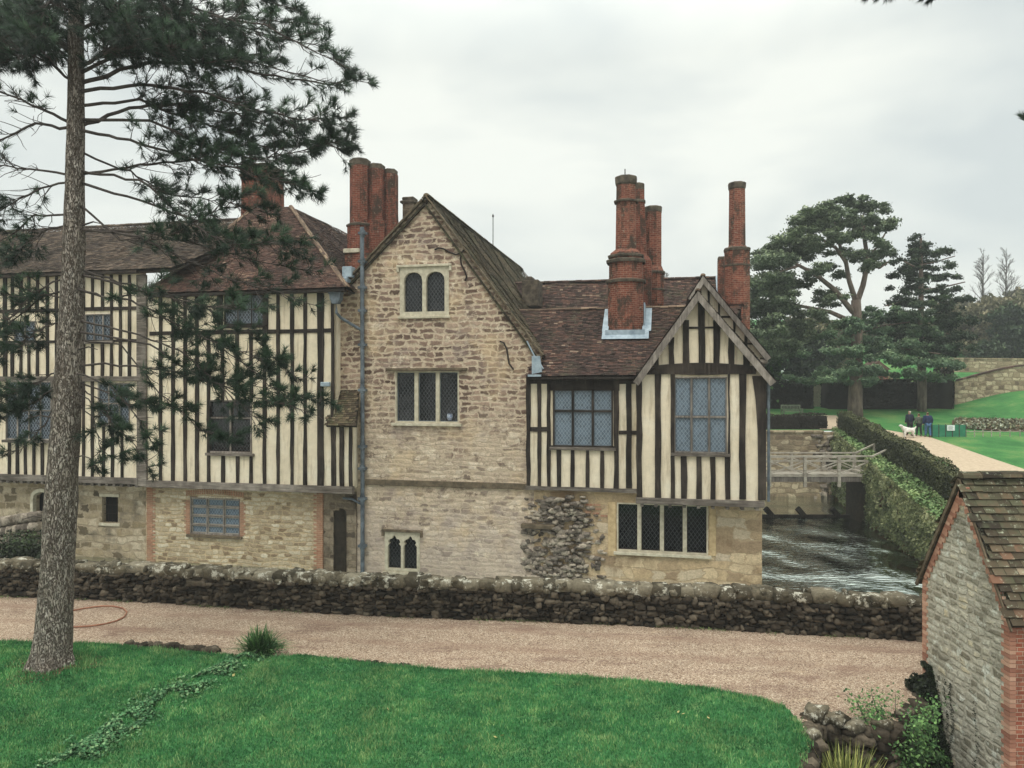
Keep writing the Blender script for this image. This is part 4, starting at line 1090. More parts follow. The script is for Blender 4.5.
# edging stones
def stones(name, pts, size, mat, label, cat, group=None):
    for i, (px, py, s_) in enumerate(pts):
        x, y = G(px, py); m = MB(); L = s_
        m.rock((0, 0, 0), (L, L*.7, L*.5), R.uniform(0, 3), .45, .6)
        for q in range(3): m.rock((R.uniform(-.5, .5)*L, R.uniform(-.1, .1)*L, -.05*L), (L*.6, L*.5, L*.5), R.uniform(0, 3), .45, .6)
        o = m.build(name, MAT[mat], None, True, loc=(0, 0, 0)); o.location = (x, y, L*.14)
        tag(o, label[i] if isinstance(label, list) else label, cat, group)
row = MB()
for k in range(46):
    px = 128+88*k/45+R.uniform(-1, 1); py = 646.5+6*k/45+R.uniform(-.8, .8); x, y = G(px, py)
    row.rock((x, y, R.uniform(.02, .08)), (R.uniform(.15, .34), R.uniform(.15, .25), R.uniform(.1, .22)), R.uniform(0, 3), .2, .65)
tag(row.build('stone_edging', MAT['wallstone'], None, True), 'low row of dark mossy stones edging the lawn beside the gravel', 'edging')
row = MB()
for k in range(40):
    px = 300+110*k/39; py = 659+9*k/39+R.uniform(-.8, .8); x, y = G(px, py)
    row.rock((x, y, .02), (R.uniform(.1, .26), R.uniform(.1, .2), R.uniform(.06, .2)), R.uniform(0, 3), .2, .65)
tag(row.build('stone_edging', MAT['wallstone'], None, True), 'thin line of stones edging the lawn right of the spiky shrub', 'edging')
# hose
m = MB(); loop = [(70,612),(85,609),(100,607),(113,607),(123,609),(127,613),(124,618),(116,622),(104,625),(90,627),(74,628),(60,628)]
m.tube([Vector((*G(x, y), .03)) for x, y in loop], .022, 6)
tag(m.build('garden_hose', m_simple('brown hose', lin(130,84,64), lin(170,120,94), 3, .6, 0)), 'thin brown hose lying in a loop on the gravel', 'hose')

# moat wall -------------------------------------------------
m = MB(); cp = MB(); core = MB()
x = -34.0; L0 = 0
def wdir(x): d = Vector((1, (Yw(x+.1)-Yw(x))/.1, 0)).normalized(); return d
hh = 1.0
rowh = [.13, .11, .12, .10, .12, .1, .12, .11]
zc = 0.0
for r_, rh in enumerate(rowh):
    x = -34+R.uniform(0, .3)
    while x < 16:
        L = R.uniform(.1, .36); h_ = rh*R.uniform(.7, 1.5); ang = math.atan2(wdir(x).y, 1)
        if R.random() < .93: m.rock((x+L/2, Yw(x)+R.uniform(-.03, .07), zc+rh/2+R.uniform(-.04, .04)), (L*1.06, R.uniform(.2, .34), h_*1.15), ang, .3, .65)
        x += L
    zc += rh
body_top = zc
xs = [-34+i for i in range(51)]
pts = [(x, Yw(x)+.03) for x in xs]; pb = [(x, Yw(x)+.42) for x in xs]
for i in range(len(xs)-1):
    a, b, c, d = pts[i], pts[i+1], pb[i+1], pb[i]
    core.add([(*a, -.3), (*b, -.3), (*b, body_top), (*a, body_top), (*d, -1.5), (*c, -1.5), (*c, body_top), (*d, body_top)], [(0, 1, 2, 3), (3, 2, 6, 7), (5, 4, 7, 6)])
x = -34
while x < 14.5:
    L = R.uniform(.25, .7); ang = math.atan2(wdir(x).y, 1)
    cp.rock((x+L/2, Yw(x)+.19+R.uniform(-.05, .04), body_top+.13+R.uniform(-.03, .03)), (L*1.2, .62, .36+R.uniform(-.05, .05)), ang+R.uniform(-.05, .05), .16, .45)
    for q in range(2): cp.rock((x+R.random()*L, Yw(x)+R.uniform(-.1, .3), body_top+R.uniform(.0, .3)), (R.uniform(.12, .3), .3, R.uniform(.1, .2)), R.uniform(-.4, .4), .3, .6)
    x += L
mw = empty('moat_wall', (0, Yw(0), 0), 0, 'long low wall of dark mossy stones with lichened coping beside the gravel path', 'wall')
for mb_, nm, mt, sm in ((m, 'stonework', 'wallstone', True), (cp, 'coping', 'cope', True), (core, 'wall_core', 'core', False)):
    mb_.off = Vector((0, Yw(0), 0)); mb_.build(nm, MAT[mt], mw, sm)

# weeds and blown leaves at the foot of the wall, and along the lawn edge
m = MB()
for i in range(5200):
    if R.random() < .6: x = R.uniform(-20, 12); y = Yw(x)-.02-abs(R.gauss(0, .12))
    else:
        k = R.randrange(len(edge)-2); t = R.random(); x = edge[k][0]*(1-t)+edge[k+1][0]*t; y = edge[k][1]*(1-t)+edge[k+1][1]*t+abs(R.gauss(.03, .1))
    if noise.noise(Vector((x*.9, y*.9, 3))) < .02: continue
    m.leaf((x, y, R.uniform(.01, .06)), R.uniform(.03, .08), (0, 0, 1), R.random(), R.choice((.3, .6)))
tag(m.build('weeds', m_leaf('small weeds', lin(70,60,40), lin(84,96,56), lin(120,136,84))), 'small weeds and blown leaves at the wall foot and lawn edge', 'weeds', kind='stuff')
# plants behind the wall on the left
def bush(name, c, rad, mat, n, lsize, label, cat='shrub', group=None, stems=6, up=.3, stemmat='twig'):
    o = empty(name, c, 0, label, cat, group); c = Vector(c); m = MB(c)
    for i in range(n):
        d = Vector((R.gauss(0, 1), R.gauss(0, 1), R.gauss(0, 1))).normalized()
        k = R.random()**.45*(1+.25*noise.noise(d*2+c))
        p = c+Vector((d.x*rad[0]*k, d.y*rad[1]*k, rad[2]+d.z*rad[2]*k))
        m.leaf(p, lsize*R.uniform(.7, 1.3), d+Vector((0, 0, up)), min(1, max(0, .35+.35*d.z+R.gauss(0, .18))))
    m.build('foliage', MAT[mat], o)
    m = MB(c)
    for i in range(stems):
        a = 6.28*i/stems; m.tube([c+Vector((.05*math.cos(a), .05*math.sin(a), -.05)), c+Vector((rad[0]*.5*math.cos(a), rad[1]*.5*math.sin(a), rad[2]*1.2))], [.03, .012], 5)
    m.build('stems', MAT[stemmat], o); return o
b0 = P(22, 560, 27.5); b0.z = .1
bush('shrub', b0, (1.25, .8, .85), 'ivydark', 3500, .12, 'dark leafy bush behind the moat wall at the far left')
m = MB(); a = P(-5, 520, 28.6); b = P(28, 514, 28.0)
for i in range(10):
    p = a.lerp(b, i/9); 
    for q in range(5): m.rock((p.x, p.y+.4, p.z-.15-.38*q), (.42, .5, .36), 0, .12, .5)
m.off = Vector((a.x, a.y, -.5))
tag(m.build('stone_pier', MAT['broken'], None, True, loc=(a.x, a.y, WATER)), 'old stone parapet rising behind the dark bush at the left edge', 'pier')

# ============================================================ conifer in the foreground
def needles(m, p, d, L, n, spread=1.0, w=.0125, br=None):
    d = d.normalized(); a = d.orthogonal().normalized(); b = d.cross(a)
    base = R.gauss(.4, .15)
    for i in range(n):
        t = R.uniform(-.55, .1)*L; q = p+d*t; an = R.uniform(0, 6.28); th = R.uniform(.25, 1.15)*spread
        v = (d*math.cos(th)+(a*math.cos(an)+b*math.sin(an))*math.sin(th))*L*R.uniform(.7, 1.1)
        s = v.cross(Vector((0, -1, .2))); s = s.normalized()*w*.5 if s.length > 1e-4 else a*w*.5
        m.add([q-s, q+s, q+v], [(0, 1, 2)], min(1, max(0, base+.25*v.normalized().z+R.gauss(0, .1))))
PB = Vector((-11.3, 18.1, .12))
pine = empty('pine_tree', PB, 0, 'big pine in the near lawn, its trunk crossing the left of the house', 'tree')
tr = MB(PB); TP = []; TR = []
for px, py, w in ((50,682,70),(50,672,60),(52,655,48),(54,630,42),(58,560,38),(62,480,35),(66,420,32),(68,384,30.5),(71,320,28),(74,250,25),(75,180,22),(76,100,19),(76,30,17),(77,-60,14),(78,-160,11),(79,-260,8),(80,-340,4)):
    TP.append(P(px, py, 18.1)); TR.append(w*(.76 if w > 40 else .8)/F*18.1/2)
TP2 = []; TR2 = []
for i in range(len(TP)-1):
    n_ = 8
    for k in range(n_): TP2.append(TP[i].lerp(TP[i+1], k/n_)); TR2.append(TR[i]+(TR[i+1]-TR[i])*k/n_)
TP2.append(TP[-1]); TR2.append(TR[-1])
# trunk with bark relief
n_ = 40; vs = []; fs = []
for i, (p, r) in enumerate(zip(TP2, TR2)):
    for k in range(n_):
        a = 6.283*k/n_; q = Vector((math.cos(a)*2.2, math.sin(a)*2.2, p.z*.9))
        rr = r*(1+.09*noise.noise(q*1.4)+.06*noise.noise(Vector((q.x*4, q.y*4, q.z*1.3)))+(.25*max(0, math.sin(a*5+1))*max(0, (.9-p.z)/.9) if p.z < .9 else 0))
        vs.append(p+Vector((math.cos(a)*rr, math.sin(a)*rr, 0)))
for i in range(len(TP2)-1):
    for k in range(n_): fs.append((i*n_+k, i*n_+(k+1) % n_, (i+1)*n_+(k+1) % n_, (i+1)*n_+k))
tr.add(vs, fs, .5); tr.build('trunk', MAT['bark'], pine, True)
fol = MB(PB)
def tr_at(py):
    z = CZ+(CY-py)/F*18.1
    for a, b in zip(TP, TP[1:]):
        if a.z <= z <= b.z: return a.lerp(b, (z-a.z)/(b.z-a.z))
    return TP[-1].copy()
def twigs(bm, path, t0, n, L, dens, droop, tuft):
    m = len(path)-1
    for i in range(n):
        t = t0+(1-t0)*(i+R.random())/n; k = min(int(t*m), m-1); f = t*m-k
        p = path[k].lerp(path[k+1], f); d = (path[k+1]-path[k]).normalized()
        side = d.cross(Vector((0, 0, 1))); side = side.normalized() if side.length > .1 else Vector((1, 0, 0))
        sg = R.choice((-1, 1)); an = R.uniform(.5, 1.2)
        v = (d*math.cos(an)+side*sg*math.sin(an)*R.uniform(.3, 1)+Vector((0, 0, R.uniform(-.55, .55)+droop))).normalized()
        l = L*R.uniform(.5, 1.2)*(1.15-.5*t); q = [p]; dd = v
        for s_ in range(4):
            dd = (dd+Vector((R.gauss(0, .16), R.gauss(0, .16), R.gauss(.05, .16)))).normalized(); q.append(q[-1]+dd*l/4)
        bm.tube(q, [.012, .010, .008, .007, .005], 4, False)
        if R.random() < .5:
            e = (dd+Vector((R.gauss(0, .6), R.gauss(0, .6), R.gauss(-.1, .5)))).normalized(); bm.tube([q[1], q[1]+e*l*.35, q[1]+e*l*.6+Vector((0, 0, R.uniform(-.15, .1)))], [.006, .005, .003], 3, False)
        if R.random() < dens:
            needles(fol, q[-1], dd, tuft, 34)
            for s_ in (2, 3):
                for _ in range(2):
                    if R.random() < dens:
                        e = (dd+Vector((R.gauss(0, .7), R.gauss(0, .7), R.gauss(.25, .5)))).normalized(); l2 = l*R.uniform(.18, .4)
                        bm.tube([q[s_], q[s_]+e*l2], [.007, .004], 3, False); needles(fol, q[s_]+e*l2, e, tuft, 28)
    needles(fol, path[-1], path[-1]-path[-2], tuft, 30)
def bough(pts, y0, depth, r0, n, L, dens, t0=.35, droop=0.0, tuft=.22):
    n = int(n*(1.75 if y0 < 130 else 1.5)); r0 *= .6; dens = min(1, dens*(.98 if y0 < 130 else .86)); t0 *= .7
    """pts: pixel polyline from the trunk; depth: how far the tip comes towards (-) or away (+)"""
    a = tr_at(y0); P0 = [a]; m = len(pts)
    for i, (x, y) in enumerate(pts):
        P0.append(P(x, y, 18.1+depth*((i+1)/m)))
    path = []
    for i in range(len(P0)-1):
        for k in range(5): path.append(P0[i].lerp(P0[i+1], k/5)+Vector((R.gauss(0, .015), R.gauss(0, .02), R.gauss(0, .02))))
    path.append(P0[-1]); N = len(path)
    b = MB(PB); b.tube(path, [max(.008, r0*(1-.85*i/N)) for i in range(N)], 7, False)
    twigs(b, path, t0, n, L, dens, droop, tuft)
    b.build('branch', MAT['twig'], pine)
B = [
 # right side, from the top
 ([(140,30),(220,20),(310,22)], 70, 1.5, .08, 30, 1.0, .8, .15), ([(150,8),(200,14),(265,26),(345,66)], 30, -1.2, .08, 26, .9, .55, .4),
 ([(130,48),(190,52),(250,62),(340,84)], 75, -.6, .08, 24, .95, .7, .25), ([(150,62),(215,64),(262,74),(330,84),(362,78)], 85, .8, .09, 26, .8, .6, .3),
 ([(140,84),(200,92),(250,108),(300,120),(345,118)], 92, -1.0, .08, 34, .9, .9, .25), ([(130,108),(180,104),(235,114),(300,138),(350,150)], 128, .7, .08, 32, .95, .9, .3),
 ([(130,140),(190,158),(250,172),(310,190)], 128, -.8, .07, 30, .85, .8, .35), ([(140,164),(200,160),(260,166),(318,196)], 176, .5, .06, 32, .85, .85, .3),
 ([(140,200),(190,220),(250,236),(305,250)], 182, -.5, .06, 26, .8, .6, .4), ([(130,172),(170,196),(220,200),(270,215)], 150, 1.4, .05, 26, .8, .85, .25),
 ([(140,236),(190,262),(240,282),(300,300)], 228, -1.0, .06, 26, .9, .75, .45), ([(140,232),(200,246),(260,262),(320,272)], 230, .8, .055, 24, .8, .6, .5),
 ([(140,290),(190,325),(240,360),(290,400)], 272, -.4, .055, 20, .8, .9, .55), ([(130,285),(190,300),(250,335),(300,380)], 268, .9, .05, 22, .75, .8, .6),
 ([(130,333),(180,350),(225,390),(262,425)], 318, -.6, .05, 18, .75, .8, .5), ([(130,365),(180,372),(240,382),(330,400)], 365, .5, .05, 30, .7, .95, .45),
 ([(110,385),(140,420),(160,455)], 370, -.8, .04, 14, .6, .8, .4), ([(110,395),(150,400),(195,412)], 378, .4, .04, 16, .6, .8, .4),
 ([(100,400),(115,430),(122,455)], 380, .3, .035, 10, .5, .8, .4),
 ([(140,100),(190,120),(240,134),(290,160)], 105, 1.2, .07, 34, .8, .9, .3), ([(150,120),(210,150),(260,160),(345,140)], 120, -.2, .07, 34, .8, .95, .4),
 ([(140,180),(180,215),(230,246),(290,240)], 170, -1.4, .06, 30, .8, .9, .35), ([(120,240),(160,240),(210,215),(250,190)], 200, -.8, .05, 24, .7, .85, .35),
 ([(130,300),(170,320),(220,345),(270,362)], 290, -1.2, .05, 24, .75, .95, .5), ([(150,345),(200,378),(250,395),(310,412)], 330, -.9, .05, 24, .7, .98, .5), ([(120,345),(160,392),(200,430),(230,440)], 340, .3, .04, 16, .6, .85, .5),
 ([(110,300),(140,290),(200,305),(260,310)], 285, -1.6, .05, 22, .75, .85, .4), ([(100,410),(130,440),(150,470)], 385, -.5, .03, 14, .5, .95, .3), ([(95,420),(100,450),(95,470)], 395, .2, .03, 10, .45, .9, .4),
 # left side
 ([(40,300),(0,330),(-30,340)], 285, 1.0, .05, 24, .7, .9, .2), ([(45,395),(25,410),(-10,420)], 380, .6, .04, 18, .6, .95, .3), ([(45,230),(20,250),(-10,270)], 225, -.8, .05, 22, .7, .7, .3), ([(40,40),(10,40),(-40,30)], 60, 1.2, .06, 28, .9, .95, .1), ([(110,50),(140,45),(180,48)], 70, -1.8, .06, 30, .8, .95, .1),
 ([(40,20),(0,25),(-60,40)], 60, -.5, .08, 30, .95, .85, .1), ([(40,108),(0,92),(-60,80)], 125, .7, .07, 16, .8, .3, .3),
 ([(35,124),(0,140),(-60,150)], 130, -.6, .07, 14, .8, .3, .3), ([(30,170),(0,166),(-60,172)], 175, .4, .055, 16, .8, .45, .3),
 ([(35,190),(0,210),(-50,225)], 180, -.6, .05, 20, .8, .5, .2), ([(35,215),(5,240),(-40,262)], 215, .5, .05, 20, .8, .55, .2),
 ([(40,290),(10,318),(-30,345)], 270, -.6, .045, 22, .7, .8, .35), ([(40,330),(20,345),(-20,360)], 316, .6, .04, 22, .65, .9, .3),
 ([(40,380),(15,392),(-10,405)], 365, -.4, .04, 20, .6, .95, .3), ([(45,425),(25,445),(5,455)], 372, .4, .03, 10, .5, .7, .4), ([(45,60),(15,50),(-40,58)], 85, -1.2, .06, 26, .9, .85, .1),
 # above, mostly out of the frame, hanging into it
 ([(110,-20),(160,0),(205,40)], -30, -1.2, .08, 32, 1.0, .9, .15), ([(130,-30),(200,-20),(250,-5),(300,10)], -40, .8, .08, 32, 1.0, .85, .15),
 ([(50,-25),(20,-5),(0,20)], -30, .9, .08, 34, 1.0, .95, .1), ([(100,-10),(120,15),(140,40)], -20, -2.0, .07, 34, .9, .95, .1), ([(60,-15),(45,10),(30,40)], -10, -2.0, .07, 32, .9, .95, .1),
 ([(90,15),(105,30),(120,55)], 0, 1.8, .06, 24, .9, .9, .1), ([(130,-60),(190,-60),(300,-40)], -80, 0, .08, 26, 1.0, .8, .2), ([(20,-70),(-40,-60)], -80, 0, .08, 24, 1.0, .8, .2),
 ([(130,-5),(190,5),(250,30),(330,50)], -10, -.4, .07, 34, .9, .95, .1), ([(120,10),(170,30),(215,50),(262,56)], 10, .8, .07, 34, .9, .95, .1), ([(50,5),(20,30),(-10,48)], 10, .2, .06, 34, .9, .95, .05), ([(50,40),(30,58),(0,62)], 50, -.8, .05, 28, .8, .95, .05), ([(110,30),(150,40),(200,62),(240,60)], 40, -1.0, .06, 30, .85, .95, .1),
 ([(120,-150),(210,-150)], -160, 0, .07, 28, 1.2, .8, .2), ([(30,-150),(-40,-150)], -160, .5, .07, 28, 1.2, .8, .2), ([(110,-250),(160,-250)], -240, 0, .05, 24, 1.0, .8, .2), ([(45,-240),(0,-250)], -240, 0, .05, 24, 1.0, .8, .2), ([(82,-360),(84,-400)], -335, 0, .05, 20, .9, .8, .1),
]
for b_ in B: bough(*b_)
# short dead snags on the trunk
for py, s_ in ((228,1),(300,-1),(352,1),(420,-1),(460,1),(520,-1)):
    a = tr_at(py); b = MB(PB); b.tube([a, a+Vector((s_*.55, -.15, .12)), a+Vector((s_*.8, -.2, .05))], [.03, .018, .008], 6); b.build('snag', MAT['twig'], pine)
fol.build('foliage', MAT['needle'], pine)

# a second conifer whose trunk stands out of the frame; only two bough tips hang in
OT = Vector((8.6, 8.2, 0)); over = empty('conifer_tree', OT, 0, 'dark conifer bough tips hanging in at the top right corner', 'tree')
m = MB(OT); m.tube([OT, OT+Vector((0, 0, 9)), OT+Vector((.1, 0, 17))], [.4, .28, .08], 14); m.build('trunk', MAT['bark2'], over, True)
fo = MB(OT); keep = fol; fol = fo
for pts in ([OT+Vector((0, 0, 11.2)), P(960, -60, 9.2), P(925, -14, 9.5)], [OT+Vector((0, 0, 11.0)), P(905, -50, 9.6), P(885, -16, 9.8)], [OT+Vector((0, 0, 11.4)), P(990, -60, 8.6), P(950, -18, 9.3)], [OT+Vector((0, 0, 9.6)), P(1060, 100, 9.0), P(1030, 113, 9.4)]):
    b = MB(OT); path = [pts[0].lerp(pts[1], k/5) for k in range(5)]+[pts[1].lerp(pts[2], k/5) for k in range(6)]
    b.tube(path, [.06*(1-.08*i) for i in range(len(path))], 6, False)
    for k in range(4 if pts[2].x > 5.6 and pts[2].z < 12 else 60):
        q = pts[2]+Vector((R.gauss(0, .22), R.gauss(0, .25), R.gauss(.1, .10))) if pts[2].z > 11 else pts[2]+Vector((R.uniform(-.12, .1), 0, R.uniform(-.06, .1)))
        b.tube([pts[2]+Vector((.05, 0, .12)), q], [.012, .006], 4, False)
        needles(fol, q, Vector((R.uniform(-1, .3), R.uniform(-.5, .5), R.uniform(-1, .2))) if pts[2].z > 11 else Vector((-.3, 0, R.uniform(-.2, 1))), .12, 30, .55, .012)
    for k in range(0):
        t = R.uniform(.2, .95); q = path[int(t*(len(path)-1))]+Vector((R.gauss(0, .3), R.gauss(0, .3), R.gauss(.2, .2))) ; needles(fol, q, Vector((-1, 0, 0)), .1, 14, .8, .01)
    b.build('branch', MAT['twig'], over)
fol.build('foliage', MAT['needle'], over)
# ============================================================ shed on the right
XS = 9.76; YN, YF = 14.5, 17.55; YM = (YN+YF)/2
SO = (XS, YM, PIT)
shed = empty('stone_outbuilding', SO, 0, 'stone outbuilding with brick corners and lichened tiled roof, cut by the right edge', 'outbuilding')
def sb(): return MB(SO)
zE = 2.72; zP = 5.2; XE = 16.5
m = sb()
m.add([(XS, YN, -1.5), (XS, YF, -1.5), (XS, YF, zE), (XS, YM, zP-.12), (XS, YN, zE)], [(0, 4, 3, 2, 1)], .5)
m.add([(XE, YN, -1.5), (XE, YF, -1.5), (XE, YF, zE), (XE, YM, zP-.12), (XE, YN, zE)], [(0, 1, 2, 3, 4)], .5)
m.quad((XE, YF, -1.5), (XS, YF, -1.5), (XS, YF, zE), (XE, YF, zE), .5)
m.build('gable_wall', MAT['shed'], shed)
m = sb(); m.quad((XS, YN, -1.5), (XE, YN, -1.5), (XE, YN, zE), (XS, YN, zE), .5); m.build('front_wall', MAT['shedbrick'], shed)
m = sb()
i = 0; z = -1.4
while z < zE-.05:
    L = .24 if i % 2 else .16
    m.box(XS-.02, XS+.1, YN-.02, YN+L, z, z+.075, R.random()); m.box(XS-.02, XS+.1, YF-L*.8, YF+.02, z, z+.075, R.random()); z += .087; i += 1
for f, y0 in ((1, YN), (-1, YF)):
    n = 30
    for k in range(n):
        t = (k+.5)/n; y = y0+(YM-y0)*t; zz = zE+(zP-.12-zE)*t
        L = (.22 if k % 2 else .17)
        d = Vector((0, (YM-y0), zP-zE)).normalized(); a = Vector((XS+.0, y, zz-.06)); inn = Vector((0, f*1.0, -.25)).normalized()
        m.bar(a, a+inn*L, .07, .1, (0, -d.y*f, 1))
bq = sb(); bq = m; bq.build('brick_dressing', m_leaf('shed brick units', lin(148,102,84), lin(176,130,108), lin(200,162,138), .9), shed)
# roof
ov = .07
def sroof(pts, name, g=.165, tw=.24): return roof(pts, g, tw, .09, .05, 'shedtile', 0, shed, sb, name, wob=.012)
k = (zP-zE)/(YM-YN)
sroof([(XS-ov, YN-.14, zE-.14*k), (XE, YN-.14, zE-.14*k), (XE, YM, zP), (XS-ov, YM, zP)], 'roof')
sroof([(XE, YF+.14, zE-.14*k), (XS-ov, YF+.14, zE-.14*k), (XS-ov, YM, zP), (XE, YM, zP)], 'roof')
m = sb(); m.bar((XS-ov-.01, YF+.16, zE-.14*k-.09), (XS-ov-.01, YM, zP-.07), .05, .08); m.bar((XS-ov-.01, YN-.16, zE-.14*k-.09), (XS-ov-.01, YM, zP-.07), .03, .05); m.build('verge', MAT['darkstone'], shed)
ridge((XS-ov, YM, zP+.03), (XE, YM, zP+.03), .16, 'shedtile', .42, shed, sb)
# ivy on the shed's foot
o = empty('ivy', (XS-.1, YF, 0), 0, 'dark ivy climbing the far bottom corner of the stone outbuilding', 'ivy')
m = MB((XS-.1, YF, 0))
for i in range(15000):
    z = PIT+R.random()**1.1*2.0; k = 1-(z-PIT)/2.05
    y = YF-.05-R.random()*(.3+1.0*k); x = XS-.03-R.random()**1.4*(.12+.75*k)*(1+.9*noise.noise(Vector((z*3, y*3, 1))))
    if noise.noise(Vector((x*3, y*3, z*3))) < -.3: continue
    m.leaf((x, y, z), R.uniform(.05, .1), (-1, .1, .4), min(1, max(0, R.gauss(.25, .2))), .8)
m.build('foliage', MAT['ivydark'], o)
m = MB((XS-.1, YF, 0))
for i in range(5): m.tube([(XS-.05, YF-.3-.15*i, PIT), (XS-.05, YF-.25-.12*i, -.6), (XS-.05, YF-.2-.06*i, .0-.1*i)], .012, 5)
m.build('stems', MAT['twig'], o)
# dark streak weeds on the wall
m = MB((XS, YM, 0))
for j in range(5):
    y0 = YM+R.uniform(-.5, .9)
    for i in range(130): z = PIT+R.random()*1.9; m.leaf((XS-.02, y0+.06*math.sin(z*5)+R.gauss(0, .03), z), .035, (-1, 0, 0), R.random()*.5, .8)
tag(m.build('creeper', MAT['ivydark'], None, loc=(XS, YM, 0)), 'thin dark creeper strands on the outbuilding wall', 'creeper')

# planting bed
bed = [(4.6, 5), (60, 5), (60, 17.7), (7.0, 17.7), (4.6, 15.5)]
m = MB()
for t in tessellate_polygon([[Vector((a, b, 0)) for a, b in bed]]):
    q = [bed[i] for i in t]; m.add([(a, b, PIT) for a, b in q], [(0, 1, 2)])
struct(m.build('flower_bed_soil', MAT['soil']))
rocks = [(818,716,.5,'pale lichened rock at the lawn corner of the planting bed'),(838,721,.46,'dark rounded rock between lawn and planting bed'),(812,738,.36,'low pale rock touching the lawn edge above the strap-leaved clump'),(858,728,.36,'small grey rock near the middle of the bed edging'),(882,727,.36,'flat pinkish rock under the leafy shrub'),(905,716,.32,'small rock at the gravel side of the bed near the ivy')]
stones('rock', [r[:3] for r in rocks], None, 'cope', [r[3] for r in rocks], 'rock', 'rocks edging the planting bed')
def strap_clump(name, c, n, L, mat, label, spread=1.0, w=.03, cat='plant', up=1.0):
    c = Vector(c); m = MB(c)
    for i in range(n):
        a = R.uniform(0, 6.28); th = R.uniform(.1, 1.0)*spread; l = L*R.uniform(.6, 1.1)
        b = c+Vector((R.gauss(0, .1), R.gauss(0, .1), 0)); d = Vector((math.cos(a)*math.sin(th), math.sin(a)*math.sin(th), math.cos(th)*up))
        s = Vector((-math.sin(a), math.cos(a), 0))*w/2; mid = b+d*l*.55; tip = b+d*l+Vector((math.cos(a)*.2, math.sin(a)*.2, -.16))*l*th
        m.add([b-s, b+s, mid+s*.9, mid-s*.9, tip], [(0, 1, 2, 3), (3, 2, 4)], min(1, max(0, R.gauss(.5, .28))))
    return tag(m.build(name, MAT[mat], None, loc=c), label, cat)
x, y = G(846, 800, -.9); strap_clump('strap_leaved_plant', (x, y, -1.3), 700, 1.45, 'strap', 'yellow green clump of strap leaves at the lower edge of the planting bed', 1.1, .035)
x, y = G(822, 790, -.6); strap_clump('strap_leaved_plant', (x, y, -1.3), 300, 1.25, 'strap', 'smaller strap-leaved tuft between the big clump and the lawn', 1.1, .03)
x, y = G(260, 657); strap_clump('spiky_shrub', (x, y, .05), 520, .8, 'bush', 'spiky dark green shrub at the corner where lawn meets gravel', 1.15, .04, 'shrub')
# dry stone edge holding the gravel above the sunken bed, and ground cover below it
m = MB((rim[6][0], rim[6][1], PIT))
for (ax, ay), (bx, by) in zip(rim[1:], rim[2:]):
    L = math.hypot(bx-ax, by-ay); n = max(2, int(L/.16))
    for i in range(n):
        t = (i+R.random())/n
        for z in (-1.25, -1.0, -.75, -.5, -.28, -.1): m.rock((ax+(bx-ax)*t+R.uniform(-.08, .1), ay+(by-ay)*t+R.uniform(-.08, .05), z+R.uniform(-.06, .06)), (R.uniform(.22, .5), R.uniform(.25, .42), R.uniform(.16, .3)), R.uniform(0, 3), .35, .65)
tag(m.build('stone_edge', MAT['wallstone'], None, True, loc=(rim[6][0], rim[6][1], PIT)), 'rough dry stone edge where the gravel drops to the sunken planting bed', 'edging')
m = MB()
for i in range(7000):
    x = R.uniform(5.2, 9.7); y = R.uniform(13, 17.4)
    if noise.noise(Vector((x*1.1, y*1.1, 4))) < -.02: continue
    m.leaf((x, y, PIT+R.uniform(.02, .22)), R.uniform(.05, .11), (0, 0, 1), R.random(), .7)
tag(m.build('ground_ivy', MAT['ivydark']), 'dark ground cover at the bottom of the sunken planting bed', 'ground cover', kind='stuff')
# leafy shrub
x, y = G(902, 790, PIT); c = Vector((x, y, PIT)); o = empty('leafy_shrub', c, 0, 'open leafy shrub with pale green leaves in front of the outbuilding', 'shrub')
m = MB(c); f = MB(c)
for i in range(34):
    a = R.uniform(0, 6.28); L = R.uniform(.5, 1.3); e = c+Vector((math.cos(a)*.7*L-.1, math.sin(a)*.4*L, L*1.5)); mid = c.lerp(e, .5)+Vector((R.gauss(0, .06), 0, .08))
    m.tube([c, mid, e], [.016, .012, .006], 5)
    for k in range(150):
        t = R.uniform(.3, 1.05); q = c.lerp(e, t)+Vector((R.gauss(0, .12), R.gauss(0, .12), R.gauss(.03, .1)))
        f.leaf(q, R.uniform(.05, .10), (0, -.4, 1), min(1, max(0, R.gauss(.6, .25))), .6)
m.build('stems', MAT['twig'], o); f.build('foliage', MAT['bush'], o)
m = MB()
for i in range(12000):
    px = R.gauss(895, 42); py = R.uniform(742, 830); x, y = G(px, py, PIT)
    if x > XS-.05 or x < 6.2 or y > 17.3: continue
    m.leaf((x, y, PIT+.02+R.random()*.08), R.uniform(.06, .14), (0, 0, 1), min(1, max(0, R.gauss(.45, .25))), R.choice((.2, .5)))
tag(m.build('leaf_litter', MAT['litter']), 'red brown dead leaves covering the bed below the shrub', 'leaf litter', kind='stuff')
bush('low_shrub', (9.35, 16.45, PIT), (.35, .35, .25), 'bush', 900, .07, 'low green shrub against the foot of the outbuilding wall')

